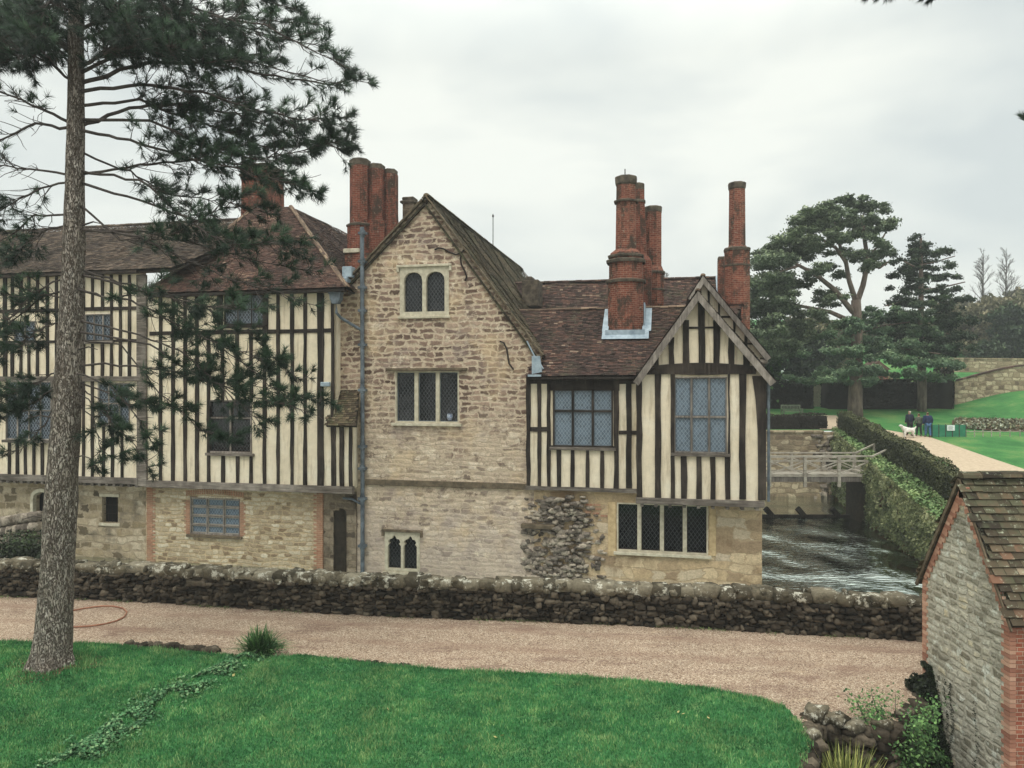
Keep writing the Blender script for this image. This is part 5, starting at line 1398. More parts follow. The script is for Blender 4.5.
# ============================================================ east bank of the moat
m = MB(); n = 90; rows = [(0.0, 0), (.02, .25), (.05, .55), (.1, .8), (.22, .97), (.6, 1.0), (1.3, 1.0)]
vs = []; fs = []
for i in range(n+1):
    y = 20+31.2*i/n
    for s_, k in rows:
        h = H(Xb(y)+1, y); z = WATER-.25+(h+.06-WATER+.25)*k
        x = Xb(y)+s_+.28*noise.noise(Vector((y*.5, z*.9, s_)))*(1 if k < 1 else .4); vs.append((x, y, z))
r_ = len(rows)
for i in range(n):
    for k in range(r_-1): fs.append((i*r_+k, (i+1)*r_+k, (i+1)*r_+k+1, i*r_+k+1))
m.add(vs, fs, .5); struct(m.build('moat_bank', MAT['soil'], smooth=True))
m = MB(); g2 = MB()
for i in range(30000):
    y = R.uniform(26, 51.2); h = H(Xb(y)+1, y); k = R.random()**.8
    z = WATER+.05+(h-WATER+.1)*k; s_ = -.12+.28*noise.noise(Vector((y*.5, z*.9, 0)))+ (.1 if k > .85 else 0)-abs(R.gauss(0, .08))
    if noise.noise(Vector((y*.8, z*1.2, 5))) < -.35 and R.random() < .8: continue
    m.leaf((Xb(y)+s_, y, z), R.uniform(.08, .17), (-1, -.3, .3), min(1, max(0, .25+.35*k+.4*noise.noise(Vector((y*1.2, z*1.5, 9)))+R.gauss(0, .15))), .75)
for i in range(13000):
    y = R.uniform(27, 51.2); s_ = R.uniform(-.1, 1.9); h = H(Xb(y)+1, y)
    g2.leaf((Xb(y)+s_, y, h+.06+R.uniform(0, .22)), R.uniform(.08, .17), (0, 0, 1), min(1, max(0, .5+.5*noise.noise(Vector((y*.7, s_, 9)))+R.gauss(0, .15))), .75)
tag(m.build('ivy', MAT['ivy']), 'ivy hanging down the steep bank above the moat water', 'ivy', kind='stuff')
tag(g2.build('ground_ivy', MAT['ivyledge']), 'bright green ground cover on the ledge between hedge and moat', 'ground cover', kind='stuff')
# end wall of the moat with bank
EW = (16, 51.0, WATER); m = MB(EW); m.box(-12, 22.6, 50.6, 51.1, -1.5, 3.9); m.box(-12, 21.3, 50.5, 51.2, 3.902, 4.02)
tag(m.build('retaining_wall', MAT['farwall'], None, loc=EW), 'pale rubble wall closing the far end of the moat', 'wall')
m = MB((21.5, 50.9, WATER))
for i in range(120):
    m.rock((R.uniform(20.6, 22.6), 50.75+R.uniform(-.2, .3), R.uniform(-.6, 3.7)), (R.uniform(.3, .6), .5, R.uniform(.2, .4)), R.uniform(0, 3), .35, .65)
tag(m.build('rock_bank', MAT['broken'], None, True, loc=(21.5, 50.9, WATER)), 'rough stones where the far wall meets the green bank', 'rocks')

def hedge(name, line, h, w, mat, n, ls, label, zf=None, core='core'):
    zf = zf or H; a0 = line[0]; loc = (a0[0], a0[1], zf(*a0)); o = empty(name, loc, 0, label, 'hedge')
    seg = [(Vector(a), Vector(b)) for a, b in zip(line, line[1:])]; Ls = [(b-a).length for a, b in seg]; tot = sum(Ls)
    def at(t):
        d = t*tot
        for (a, b), L in zip(seg, Ls):
            if d <= L: return a.lerp(b, d/L), (b-a).normalized()
            d -= L
        return seg[-1][1], (seg[-1][1]-seg[-1][0]).normalized()
    m = MB(loc); N = max(8, int(tot/.5)); prof = [(-.5, 0), (-.5, .5), (-.46, .9), (-.3, 1), (.3, 1), (.46, .9), (.5, .5), (.5, 0)]; vs = []
    for i in range(N+1):
        p, d = at(i/N); s_ = Vector((-d.y, d.x)); z0 = zf(p.x, p.y)
        for a, k in prof:
            nn_ = noise.noise(Vector((p.x*.5, p.y*.5, a*2+k)))*.16
            q = p+s_*(a*(w-.1)*(1+nn_)); vs.append((q.x, q.y, z0-.1+(h-.02)*k*(1+nn_*.8)))
    r_ = len(prof); fs = [(i*r_+k, (i+1)*r_+k, (i+1)*r_+k+1, i*r_+k+1) for i in range(N) for k in range(r_-1)]+[tuple(range(r_)), tuple(N*r_+k for k in range(r_))[::-1]]
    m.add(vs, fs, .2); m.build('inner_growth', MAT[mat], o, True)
    m = MB(loc)
    for i in range(n):
        p, d = at(R.random()); s_ = Vector((-d.y, d.x)); z0 = zf(p.x, p.y)
        nn_ = noise.noise(Vector((p.x*.5, p.y*.5, 3)))*.16
        per = R.random()*(2*h+w)
        if per < h: a, k, nr = -.5, per/h, (-s_.x, -s_.y, .2)
        elif per < h+w: a, k, nr = (per-h)/w-.5, 1, (0, 0, 1)
        else: a, k, nr = .5, (per-h-w)/h, (s_.x, s_.y, .2)
        if k > .93: a *= .94
        j = 1+nn_+R.gauss(0, .035); q = p+s_*a*w*j
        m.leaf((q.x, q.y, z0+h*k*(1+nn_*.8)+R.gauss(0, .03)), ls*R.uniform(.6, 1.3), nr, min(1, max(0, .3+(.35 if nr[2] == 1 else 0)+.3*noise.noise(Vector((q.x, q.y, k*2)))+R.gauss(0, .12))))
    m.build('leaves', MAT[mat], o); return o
hedge('clipped_hedge', [(17.6, 25), (18.9, 30), (20.2, 35.2), (21.1, 40.5), (22.3, 47.5), (22.9, 51)], 1.32, .95, 'hedge', 24000, .13, 'waist-high clipped hedge running along the moat bank beside the path')
hedge('clipped_hedge', [(8, 52), (22.0, 52)], 1.0, .8, 'hedgedark', 6000, .14, 'low dark hedge on top of the wall at the end of the moat', core='core')
hedge('tall_hedge', [(6, 62.5), (25.2, 62.5)], 2.2, 1.4, 'hedgedark', 9000, .2, 'tall dark hedge left of the narrow garden opening')
hedge('tall_hedge', [(26.4, 62.5), (36.4, 63.0)], 2.3, 1.4, 'hedgedark', 7000, .2, 'tall dark hedge right of the narrow garden opening behind the two trees')
hedge('tall_hedge', [(36.2, 62.0), (38.6, 66.5)], 3.0, 1.3, 'hedgedark', 4000, .2, 'dark hedge end standing against the curved garden wall')
# garden walls on the slope
def wallrun(name, pts, h, t, mat, label, cap='cope'):
    loc = (pts[0][0], pts[0][1], H(*pts[0])); o = empty(name, loc, 0, label, 'wall'); m = MB(loc); c = MB(loc)
    P2 = []
    for a, b in zip(pts, pts[1:]):
        for k in range(6): P2.append((a[0]+(b[0]-a[0])*k/6, a[1]+(b[1]-a[1])*k/6))
    P2.append(pts[-1])
    for a, b in zip(P2, P2[1:]):
        za, zb_ = H(*a), H(*b)
        m.add([(a[0], a[1], za-.5), (b[0], b[1], zb_-.5), (b[0], b[1], zb_+h), (a[0], a[1], za+h), (a[0], a[1]+t, za-.5), (b[0], b[1]+t, zb_-.5), (b[0], b[1]+t, zb_+h), (a[0], a[1]+t, za+h)], [(0, 1, 2, 3), (5, 4, 7, 6), (3, 2, 6, 7)], .5)
        c.add([(a[0], a[1]-.06, za+h+.004), (b[0], b[1]-.06, zb_+h+.004), (b[0], b[1]-.06, zb_+h+.15), (a[0], a[1]-.06, za+h+.15), (a[0], a[1]+t, za+h+.15), (b[0], b[1]+t, zb_+h+.15)], [(0, 1, 2, 3), (3, 2, 5, 4)], R.random())
    m.build('stonework', MAT[mat], o); c.build('coping', MAT[cap], o)
wallrun('garden_wall', [(38.6, 64.5), (41, 65.2), (46, 65.5), (54, 65.5)], 2.1, .4, 'farwall', 'pale stone garden wall beyond the lawn, right of the dark hedge', 'tilered')
wallrun('garden_wall', [(46, 80), (54, 79), (66, 78)], 1.4, .4, 'farwall', 'upper grey stone wall on the slope below the woods', 'farwall')
wallrun('garden_wall', [(24.6, 70), (27.4, 70)], 3.2, .3, 'plasterwhite', 'sunlit pale wall seen through the narrow opening in the hedge', 'farwall') if False else None
wallrun('garden_wall', [(25.9, 64.6), (28.6, 64.6)], 1.9, .3, 'stonetrim', 'pale stone wall glimpsed through the narrow opening in the hedge', 'farwall')
# far white garden building
xw, yw = 27.5, 84.0; zw = H(xw, yw)
o = empty('white_garden_building', (xw, yw, zw), 0, 'long low white building half hidden behind the conifers', 'building')
z1 = CZ+(CY-369)/F*84; m = MB((xw, yw, zw)); xa, xb_ = (787-CX)/F*84, (821-CX)/F*84
m.box(xa, xb_, 84, 87, zw-.5, z1-.25); m.build('wall', m_simple('white paint', lin(214,218,214), lin(236,238,234), 2, .8, 0), o)
m = MB((xw, yw, zw)); m.prism([(xa-.15, z1-.248), (xb_+.15, z1-.248), (xb_+.05, z1+.1), (xa-.05, z1+.1)], 83.8, 87.2); m.build('roof', m_simple('white roof sheet', lin(226,230,228), lin(240,242,240), 2, .7, 0), o)
for i in range(7): m = MB((xw, yw, zw)); x = xa+.3+i*.53; m.box(x, x+.3, 83.96, 84.02, z1-.8, z1-.4); m.build('window', MAT['gmid'], o)
xw = (880-CX)/F*80; zw = H(xw, 80)
o = empty('brick_garden_building', (xw, 80, zw), 0, 'small red brick outbuilding with pale front behind the second conifer', 'building')
m = MB((xw, 80, zw)); z1 = CZ+(CY-367)/F*80; m.box(xw-1.3, xw+.9, 80, 82, zw-.3, z1-.3); m.build('wall', MAT['brick'], o)
m = MB((xw, 80, zw)); m.prism([(xw-1.5, z1-.298), (xw+1.1, z1-.298), (xw-.2, z1+.7)], 79.8, 82.2); m.build('roof', MAT['tilered'], o)
m = MB((xw, 80, zw)); m.box(xw+.902, xw+2.2, 80.1, 82, zw-.3, z1-.6); m.build('annex', MAT['farwall'], o)

# paths on the terrace
def drape(name, left, right, mat, lift=.05, n=12):
    m = MB(); L = [Vector((*T(*p), 0)) for p in left]; Rr = [Vector((*T(*p), 0)) for p in right]
    def samp(a, t):
        k = min(int(t*(len(a)-1)), len(a)-2); return a[k].lerp(a[k+1], t*(len(a)-1)-k)
    N = 60; vs = []
    for i in range(N+1):
        a, b = samp(L, i/N), samp(Rr, i/N)
        for k in range(n+1): p = a.lerp(b, k/n); vs.append((p.x, p.y, H(p.x, p.y)+lift))
    m.add(vs, [(i*(n+1)+k, i*(n+1)+k+1, (i+1)*(n+1)+k+1, (i+1)*(n+1)+k) for i in range(N) for k in range(n)], .5)
    return struct(m.build(name, MAT[mat], smooth=True))
drape('garden_path', [(1010,520),(975,492),(945,462),(915,447),(895,437),(876,431.5),(850,428)], [(1100,500),(1024,470),(985,457),(955,446.5),(930,438),(903,433.5),(860,426)], 'pathfar')
drape('garden_path', [(820,430),(812,416)], [(850,430),(836,416)], 'pathfar'); 
drape('flower_bed_soil', [(952,427),(985,431),(1040,433)], [(952,421),(985,423),(1040,424)], 'soil', .06)
m = MB()
for i in range(2600):
    k = R.random(); px = 955+85*k; py = 422+8*R.random()+2*k; X, Y = T(px, py)
    m.leaf((X, Y, H(X, Y)+.1+R.uniform(0, .3)), .2, None, R.random(), .7)
tag(m.build('bed_planting', m_leaf('bed planting leaves', lin(96,70,54), lin(150,150,120), lin(190,196,176), .8)), 'low mixed planting in the long bed behind the green netting', 'planting', kind='stuff')

# ============================================================ footbridge
BO = Vector((16, 41, WATER)); br = empty('footbridge', BO, 0, 'weathered timber footbridge with crossed rails over the moat', 'bridge')
def B_(): return MB(BO)
zd = 2.12; xl, xr = 10.5, 19.55
m = B_()
for i in range(60): x = xl+(xr-xl)*i/60; m.box(x+.008, x+.142, 40.95, 43.05, zd-.06+R.uniform(-.006, .006), zd)
m.build('deck', MAT['rail'], br)
m = B_(); 
for y in (41.05, 42.95): m.box(xl, xr+.3, y-.07, y+.07, zd-.34, zd-.064)
m.build('beam', MAT['greyt'], br)
px_posts = [769.5, 805, 839, 871]
for yy in (41.0, 43.0):
    X = [(p-CX)/F*41.0 for p in px_posts]
    X = [X[0]-1.9]+X
    m = B_()
    for i, x in enumerate(X):
        m2 = B_(); m2.box(x-.075, x+.075, yy-.085, yy+.085, (zd-.62 if i < 4 else zd-.3), zd+1.02); m2.build('post', MAT['rail'], br)
    r = B_(); r.bar((xl, yy, zd+1.08), (X[-1]+.15, yy, zd+1.08), .16, .07); r.build('handrail', MAT['rail'], br)
    r = B_(); r.bar((xl, yy+.002, zd+.82), (X[-1], yy+.002, zd+.82), .06, .09); r.bar((xl, yy+.002, zd+.04), (X[-1], yy+.002, zd+.04), .06, .12); r.build('rail', MAT['rail'], br)
    for a, b in zip(X, X[1:]):
        r = B_(); r.bar((a+.08, yy+.02, zd+.12), (b-.08, yy+.02, zd+.78), .05, .095, (0, 1, 0)); r.bar((a+.08, yy-.02, zd+.78), (b-.08, yy-.02, zd+.12), .05, .095, (0, 1, 0)); r.build('cross_brace', MAT['rail'], br)
    xe = X[-1]; r = B_(); r.bar((xe+.1, yy, zd+1.08), (xe+1.15, yy-.1, zd+1.62), .15, .07); r.bar((xe+.1, yy, zd+.3), (xe+1.1, yy-.1, zd+.9), .05, .08); r.build('handrail', MAT['rail'], br)
    r = B_(); r.box(xe+1.05, xe+1.2, yy-.18, yy-.03, zd+.3, zd+1.62); r.build('post', MAT['rail'], br)
m = B_()
for k in range(4): m.box(xr+.1+.28*k, xr+.4+.28*k, 41.0, 43.0, zd-.2, zd+.18*(k+1)-.02)
m.build('steps', MAT['rail'], br)
m = B_(); m.box(xr-.1, xr+.7, 41.3, 43.1, WATER-.5, zd-.36); m.build('abutment', MAT['core'], br)
# low sluice beam
SO2 = (16, 43.6, WATER); sl = empty('sluice_beam', SO2, 0, 'low dark timber sluice lying across the water in front of the footbridge', 'sluice')
m = MB(SO2); m.box(10, 19.9, 42.6, 42.8, WATER-.2, WATER+.16); m.build('beam', MAT['timber'], sl)
for p in (768, 800, 834):
    m = MB(SO2); x = (p-CX)/F*42.6; m.bar((x+.35, 42.7, WATER), (x-.15, 42.6, WATER+.55), .2, .28); m.build('paddle', MAT['timber'], sl)

# bench
def bench(px, py, Y, w, label):
    x = (px-CX)/F*Y; c = Vector((x, Y, H(x, Y))); o = empty('garden_bench', c, 0, label, 'bench'); mt = m_simple('bench paint', lin(70,84,66), lin(128,134,112), 4, .8, .1)
    def q(): return MB(c)
    m = q()
    for i in range(5): y = c.y-.45+.1*i; m.box(x-w/2, x+w/2, y, y+.08, c.z+.42, c.z+.45)
    m.build('seat', mt, o); m = q()
    m.box(x-w/2, x+w/2, c.y+.08, c.y+.12, c.z+.88, c.z+.97); m.box(x-w/2, x+w/2, c.y+.08, c.y+.12, c.z+.5, c.z+.56)
    for i in range(13): xx = x-w/2+.06+(w-.16)*i/12; m.box(xx, xx+.045, c.y+.085, c.y+.115, c.z+.56, c.z+.88)
    m.build('backrest', mt, o)
    for sx in (-1, 1):
        for yy in (-.42, .1):
            m = q(); X = x+sx*(w/2-.04); m.box(X-.04, X+.04, c.y+yy-.04, c.y+yy+.04, c.z, c.z+(.95 if yy > 0 else .65)); m.build('leg', mt, o)
        m = q(); X = x+sx*(w/2-.04); m.box(X-.045, X+.045, c.y-.48, c.y+.12, c.z+.652, c.z+.7); m.build('armrest', mt, o)
bench(791, 416, 57.0, 1.5, 'pale green wooden garden bench in front of the dark hedge')

# netting fence with a notice
def fence(pts, h, label, name, netc, posts=6, sag=0):
    a = pts[0]; loc = (a[0], a[1], H(*a)); o = empty(name, loc, 0, label, 'fence'); P_ = []
    for i in range(posts+1):
        t = i/posts*(len(pts)-1); k = min(int(t), len(pts)-2); f = t-k; P_.append((pts[k][0]*(1-f)+pts[k+1][0]*f, pts[k][1]*(1-f)+pts[k+1][1]*f))
    for x, y in P_: m = MB(loc); z = H(x, y); m.tube([(x, y, z), (x, y, z+h+.06)], .03, 6); m.build('post', MAT['twig'] if name != 'rope_fence' else MAT['rail'], o)
    m = MB(loc)
    for (x0, y0), (x1, y1) in zip(P_, P_[1:]):
        z0_, z1_ = H(x0, y0), H(x1, y1)
        if name == 'rope_fence': m.tube([(x0, y0, z0_+h*.9), ((x0+x1)/2, (y0+y1)/2, (z0_+z1_)/2+h*.8), (x1, y1, z1_+h*.9)], .025, 5); continue
        n = 14
        for k in range(9): zz = h*(.05+.95*k/8); m.bar((x0, y0, z0_+zz), (x1, y1, z1_+zz), .015, .035)
        for k in range(n): t = k/n; x = x0+(x1-x0)*t; y = y0+(y1-y0)*t; z = z0_+(z1_-z0_)*t; m.bar((x, y, z+.03), (x, y, z+h), .035, .012)
    m.build('netting' if name != 'rope_fence' else 'rope', netc, o); return o
net = m_simple('green plastic netting', lin(40,112,84), lin(66,138,106), 3, .6, 0)
A = T(932, 437); Bq = T(966, 437); A2 = T(945, 431)
fence([A, Bq], .78, 'green plastic netting fence with a white notice beside the path', 'netting_fence', net, 5)
fence([A, (A[0]+1.0, A[1]+2.8)], .78, 'short return of green netting fence running away beside the walkers', 'netting_fence', net, 2)
fence([Bq, T(1000, 437), T(1040, 436.5)], .42, 'low pale rope barrier along the edge of the far lawn', 'rope_fence', MAT['rail'], 8)
x, y = T(950.5, 437); x = (951-CX)/F*(y-.08); z = H(x, y)
m = MB((x, y-.06, z)); m.box(x-.25, x+.25, y-.08, y-.06, z+.42, z+.78); o = tag(m.build('notice', m_simple('white card', lin(220,224,222), lin(236,238,236), 3, .7, 0), None, loc=(x, y-.06, z)), 'small white notice fixed to the green netting', 'sign')
m = MB((x, y-.06, z))
for k in range(4): m.box(x-.17, x+.15-.05*(k % 2), y-.084, y-.08, z+.5+.06*k, z+.515+.06*k)
m.build('lettering', MAT['dark'], o)
# ============================================================ people and dog
def skin(name, joints, edges, mat, parent=None, loc=None, sub=1, root=0):
    me = bpy.data.meshes.new(name); L = Vector(loc) if loc is not None else Vector((0, 0, 0))
    me.from_pydata([Vector(j[0]) for j in joints], edges, []); ob = bpy.data.objects.new(name, me); C.objects.link(ob)
    me.materials.append(mat)
    s = ob.modifiers.new('skin', 'SKIN'); s.use_smooth_shade = True
    for i, j in enumerate(joints):
        r = j[1]; me.skin_vertices[0].data[i].radius = r if isinstance(r, tuple) else (r, r); me.skin_vertices[0].data[i].use_root = (i == root)
    ss = ob.modifiers.new('sub', 'SUBSURF'); ss.levels = sub; ss.render_levels = sub
    if parent: ob.parent = parent
    return ob
def cloth(name, a, b): return m_simple(name, a, b, 6, .85, .2)
skinm = m_simple('skin', lin(176,128,104), lin(200,152,126), 6, .6, 0)
def person(px, py, h, coat, legs, hair, label, turn=0, lean=.04, bulk=1.0, lead=0, hood=None):
    X, Y = T(px, py); z = H(X, Y)+.05; k = h/1.75
    o = empty('person', (X, Y, z), turn, label, 'person'); o.scale = (k, k, k)
    hip, sh, nk, hd = .92, 1.43, 1.52, 1.64
    st = .13
    J = [((0, 0, hip), .13), ((0, lean*.6, 1.18), .125*bulk), ((0, lean, sh-.05), .145*bulk), ((0, lean, nk), .055), ((0, lean+.01, hd-.02), (.075, .085)), ((0, lean+.02, hd+.08), .07),
         ((.1, 0, .86), .095), ((.11, -st*.3, .48), .062), ((.11, -st, .08), .045), ((.11, -st+.17, .035), .035),
         ((-.1, 0, .86), .095), ((-.11, st*.6, .48), .062), ((-.11, st*.9, .08), .045), ((-.11, st*.9+.16, .035), .035),
         ((.2, lean, sh-.04), .058*bulk), ((.27, -.02, 1.14), .045), ((.25, .12+lead*.1, .9), .033), ((.25, .17+lead*.1, .82), .028),
         ((-.2, lean, sh-.04), .058*bulk), ((-.27, -.0, 1.14), .045), ((-.27, .1, .9), .033), ((-.27, .13, .82), .028)]
    E = [(0,1),(1,2),(2,3),(3,4),(4,5),(0,6),(6,7),(7,8),(8,9),(0,10),(10,11),(11,12),(12,13),(2,14),(14,15),(15,16),(16,17),(2,18),(18,19),(19,20),(20,21)]
    J = [(p_, (r_ if i_ not in (0, 1, 2, 6, 10, 14, 18) else r_*.72)) for i_, (p_, r_) in enumerate(J)]; skin('body', J, E, skinm, o)
    J = [(p_, (r_ if i_ not in (0, 1, 2, 6, 10, 14, 18) else r_/.72)) for i_, (p_, r_) in enumerate(J)]
    # coat over torso and arms, trousers over the legs, shoes
    ck = [0, 1, 2, 14, 15, 16, 18, 19, 20]; J2 = [(J[i][0], (J[i][1] if not isinstance(J[i][1], tuple) else J[i][1][0])+.035*bulk) for i in ck]; J2[0] = ((0, 0, hip-.06), .17*bulk)
    J2.append(((0, lean, nk-.02), .08))
    skin('coat', J2, [(0,1),(1,2),(2,3),(3,4),(4,5),(2,6),(6,7),(7,8),(2,9)], coat, o)
    J3 = [((0, 0, hip-.04), .145)]+[(J[i][0], J[i][1]+.022) for i in (6, 7, 8, 10, 11, 12)]
    skin('trousers', J3, [(0,1),(1,2),(2,3),(0,4),(4,5),(5,6)], legs, o)
    J4 = [((.11, -st-.03, .05), .06), ((.11, -st+.2, .045), .05), ((-.11, st*.9-.03, .05), .06), ((-.11, st*.9+.2, .045), .05)]
    skin('shoes', J4[:2], [(0, 1)], MAT['twig'], o); skin('shoes', J4[2:], [(0, 1)], MAT['twig'], o)
    skin('hair', [((0, lean-.02, hd+.06), .095), ((0, lean-.045, hd-.02), .085), ((0, lean-.05, hd-.1), .06)], [(0, 1), (1, 2)], hair, o)
    for sx in (-1, 1):
        for q in range(4): b_ = (sx*.25+(q-1.5)*.018, (.17 if sx > 0 else .13)+lead*.1*(sx > 0), .8); skin('fingers', [(b_, .010), ((b_[0], b_[1]+.01, b_[2]-.045), .009), ((b_[0], b_[1]+.025, b_[2]-.075), .008)], [(0,1),(1,2)], skinm, o) if False else None
    return o
navy = cloth('navy coat', lin(20,24,36), lin(40,46,62)); blue = cloth('blue coat', lin(26,34,62), lin(44,56,88)); grn = cloth('grey green coat', lin(64,70,60), lin(104,108,92))
jean = cloth('blue jeans', lin(44,74,112), lin(84,118,152)); blk = cloth('dark trousers', lin(22,22,26), lin(44,44,48)); gry = m_simple('grey hair', lin(150,140,128), lin(196,190,178), 9, .8, 0); brn = m_simple('brown hair', lin(70,52,40), lin(104,80,62), 9, .8, 0)
person(910, 436.5, 1.66, navy, blk, gry, 'grey-haired walker in a dark navy coat holding the white dog, leftmost of the three', .15, .05, 1.15, 1)
person(919, 437, 1.52, grn, blk, brn, 'shorter walker in a grey green jacket in the middle of the three', 0, .03, .95)
person(928, 438, 1.66, blue, jean, brn, 'walker in a bulky blue coat and jeans, rightmost of the three', -.1, .06, 1.35)
X, Y = T(908.5, 438.5); z = H(X, Y)+.05
o = empty('dog', (X, Y, z), math.pi, 'fluffy white dog standing on the garden path beside the walkers', 'dog')
wh = m_simple('white fleece', lin(206,196,186), lin(240,234,228), 12, .95, .8)
D_ = [((-.28, 0, .5), .15), ((0, 0, .5), .15), ((.27, 0, .54), .16), ((.42, 0, .68), .10), ((.5, 0, .8), .11), ((.64, 0, .77), .06),
      ((.27, .09, .36), .07), ((.28, .09, .18), .05), ((.27, .09, .03), .045), ((.27, -.09, .36), .07), ((.24, -.09, .18), .05), ((.22, -.09, .03), .045),
      ((-.3, .09, .38), .09), ((-.24, .09, .26), .06), ((-.36, .09, .17), .045), ((-.33, .09, .03), .045), ((-.3, -.09, .38), .09), ((-.28, -.09, .26), .06), ((-.4, -.09, .17), .045), ((-.38, -.09, .03), .045), ((-.42, 0, .62), .04), ((-.5, 0, .74), .06)]
skin('body', D_, [(0,1),(1,2),(2,3),(3,4),(4,5),(2,6),(6,7),(7,8),(2,9),(9,10),(10,11),(0,12),(12,13),(13,14),(14,15),(0,16),(16,17),(17,18),(18,19),(0,20),(20,21)], wh, o, root=1)
for s_ in (-1, 1): skin('ear', [((.48, s_*.09, .84), .045), ((.47, s_*.13, .72), .05)], [(0, 1)], wh, o)
skin('nose', [((.7, 0, .78), .02), ((.71, 0, .775), .018)], [(0, 1)], blk, o)

# ============================================================ far trees
def far_tree(name, base, label, trunk, limbs, pads, mat, barkm, n_leaf, ls, group=None, droop=0, flat=True, fill=()):
    """trunk: [(px,py,width px)...]; limbs: [(px polyline), width]; pads: (cx,cy,rx,ry,depth offset) in pixels at the tree's own distance"""
    X0, Y0 = base; z0 = H(X0, Y0); loc = Vector((X0, Y0, z0)); o = empty(name, loc, 0, label, 'tree', group)
    m = MB(loc); pts = [P(x, y, Y0) for x, y, w in trunk]; pts[0].z = min(pts[0].z, z0)-.2
    m.tube(pts, [w/F*Y0/2 for x, y, w in trunk], 12, True, None, .08); m.build('trunk', MAT[barkm], o, True)
    for line, w, dz in limbs:
        m = MB(loc); n = len(line); q = [P(x, y, Y0+dz*i/n) for i, (x, y) in enumerate(line)]
        m.tube(q, [w*.72/F*Y0/2*(1-.7*i/n) for i in range(n)], 7, False, None, .1); m.build('limb', MAT[barkm], o, True)
    ex = []
    for a_, b_ in zip(pads, pads[1:]):
        if math.hypot(a_[0]-b_[0], a_[1]-b_[1]) < 34: ex.append(((a_[0]+b_[0])/2+R.uniform(-3, 3), (a_[1]+b_[1])/2+R.uniform(-2, 2), (a_[2]+b_[2])*.42, (a_[3]+b_[3])*.42, (a_[4]+b_[4])/2))
    pads = [(a, b, c_*1.12, d_*1.25, e_) for a, b, c_, d_, e_ in pads]+ex
    for cx_, cy_, rx_, ry_, n_ in fill:
        for _ in range(n_):
            a_ = R.uniform(0, 6.28); r_ = R.random()**.5; pads.append((cx_+rx_*r_*math.cos(a_), cy_+ry_*r_*math.sin(a_), R.uniform(6, 11), R.uniform(3, 5.5), R.uniform(-4, 4)))
    f = MB(loc); area = sum(p[2]*p[3] for p in pads)
    for cx, cy, rx, ry, dz in pads:
        c = P(cx, cy, Y0+dz); s_ = Y0/F; rx *= s_; ry *= s_; rz = max(rx*.8, 1.2)
        cnt = int(n_leaf*(rx*ry)/(area*s_*s_)); nc = max(4, int(rx*rz*ry*1.6)+5)
        cl = []
        for k in range(nc):
            a = R.uniform(0, 6.28); r = R.random()**.5
            cl.append(c+Vector((rx*r*math.cos(a), rz*r*math.sin(a), ry*R.uniform(-.75, .8)*(1-.5*r)-droop*r*rx)))
        cr = max(.35, min(rx, ry*1.2)*.55)
        for k in range(cnt):
            q = R.choice(cl); d = Vector((R.gauss(0, 1), R.gauss(0, 1), R.gauss(0, .55 if flat else .9)))*cr*.5
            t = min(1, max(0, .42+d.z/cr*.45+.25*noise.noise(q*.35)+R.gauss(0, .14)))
            f.leaf(q+d, ls*R.uniform(.6, 1.4), (0, 0, .7) if flat else None, t, .55)
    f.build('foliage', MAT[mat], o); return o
far_tree('scots_pine', (26.9, 58), 'spreading old pine with a broad domed crown and forked trunk, tallest in the garden', [(855,418,15),(855,405,13),(856,375,12),(857,345,11),(857,318,10),(856,300,9)],
 [([(856,305),(863,285),(868,262),(864,235),(862,215)], 9, 0), ([(856,302),(849,280),(846,262),(836,248),(820,238)], 8, -1), ([(853,312),(835,290),(815,274),(794,263)], 8, -2), ([(852,322),(830,312),(800,306),(770,300)], 7, 2), ([(866,260),(878,246),(886,232)], 4, 1), ([(868,264),(880,268),(888,262)], 4, -1), ([(846,264),(838,240),(835,222)], 5, 1), ([(800,265),(780,272),(765,285)], 4, -2)],
 [(850,203,24,6,0),(872,210,16,7,1),(826,212,18,8,-1),(806,228,18,10,0),(880,228,13,8,0),(862,222,14,7,2),(788,244,18,10,1),(838,226,16,7,2),(874,250,10,6,-1),(865,268,8,4,0),(772,262,16,10,0),(796,258,15,8,2),(762,285,16,12,0),(782,282,14,9,-2),(758,305,14,12,1),(780,308,16,11,0),(800,284,10,6,2),(818,250,12,7,0),(826,296,12,7,3),(760,330,18,14,2),(790,332,20,12,1),(772,352,20,12,0),(845,250,6,4,0),(810,318,14,8,-1)],
 'cedar', 'bark2', 110000, .22, fill=((835,225,40,20,26),(795,262,36,26,26),(868,240,20,26,14),(780,310,30,36,22),(830,285,16,26,7)))
far_tree('scots_pine', (33.8, 61), 'narrow tiered conifer right of the big spreading pine', [(922,412,9),(922,380,8),(921,340,6.5),(921,300,5),(921,260,3.5),(921,238,2)],
 [([(921,300),(900,302),(885,306)], 3, 0), ([(921,290),(940,288),(965,282)], 3, 0), ([(921,340),(895,345),(870,350)], 3.5, -2), ([(921,330),(950,334),(975,340)], 3.5, 1), ([(921,270),(905,262),(898,258)], 2.5, 0), ([(921,265),(935,262),(955,256)], 2.5, 0)],
 [(921,240,10,5,0),(910,252,14,5,0),(933,254,14,4,1),(901,262,12,4,-1),(944,266,16,3,0),(920,264,12,4,1),(905,274,15,5,0),(945,277,18,3,0),(925,280,16,4,1),(910,290,18,5,1),(948,290,20,4,-1),(900,300,20,7,0),(930,304,22,5,0),(955,300,16,5,1),(895,316,24,8,-1),(935,320,26,7,1),(960,322,18,5,0),(905,332,26,8,0),(945,338,28,7,0),(900,348,26,8,1),(950,352,26,8,-1),(925,345,22,8,2)],
 'darkfol', 'bark2', 52000, .2, fill=((922,318,34,34,22),(922,270,20,22,8)))
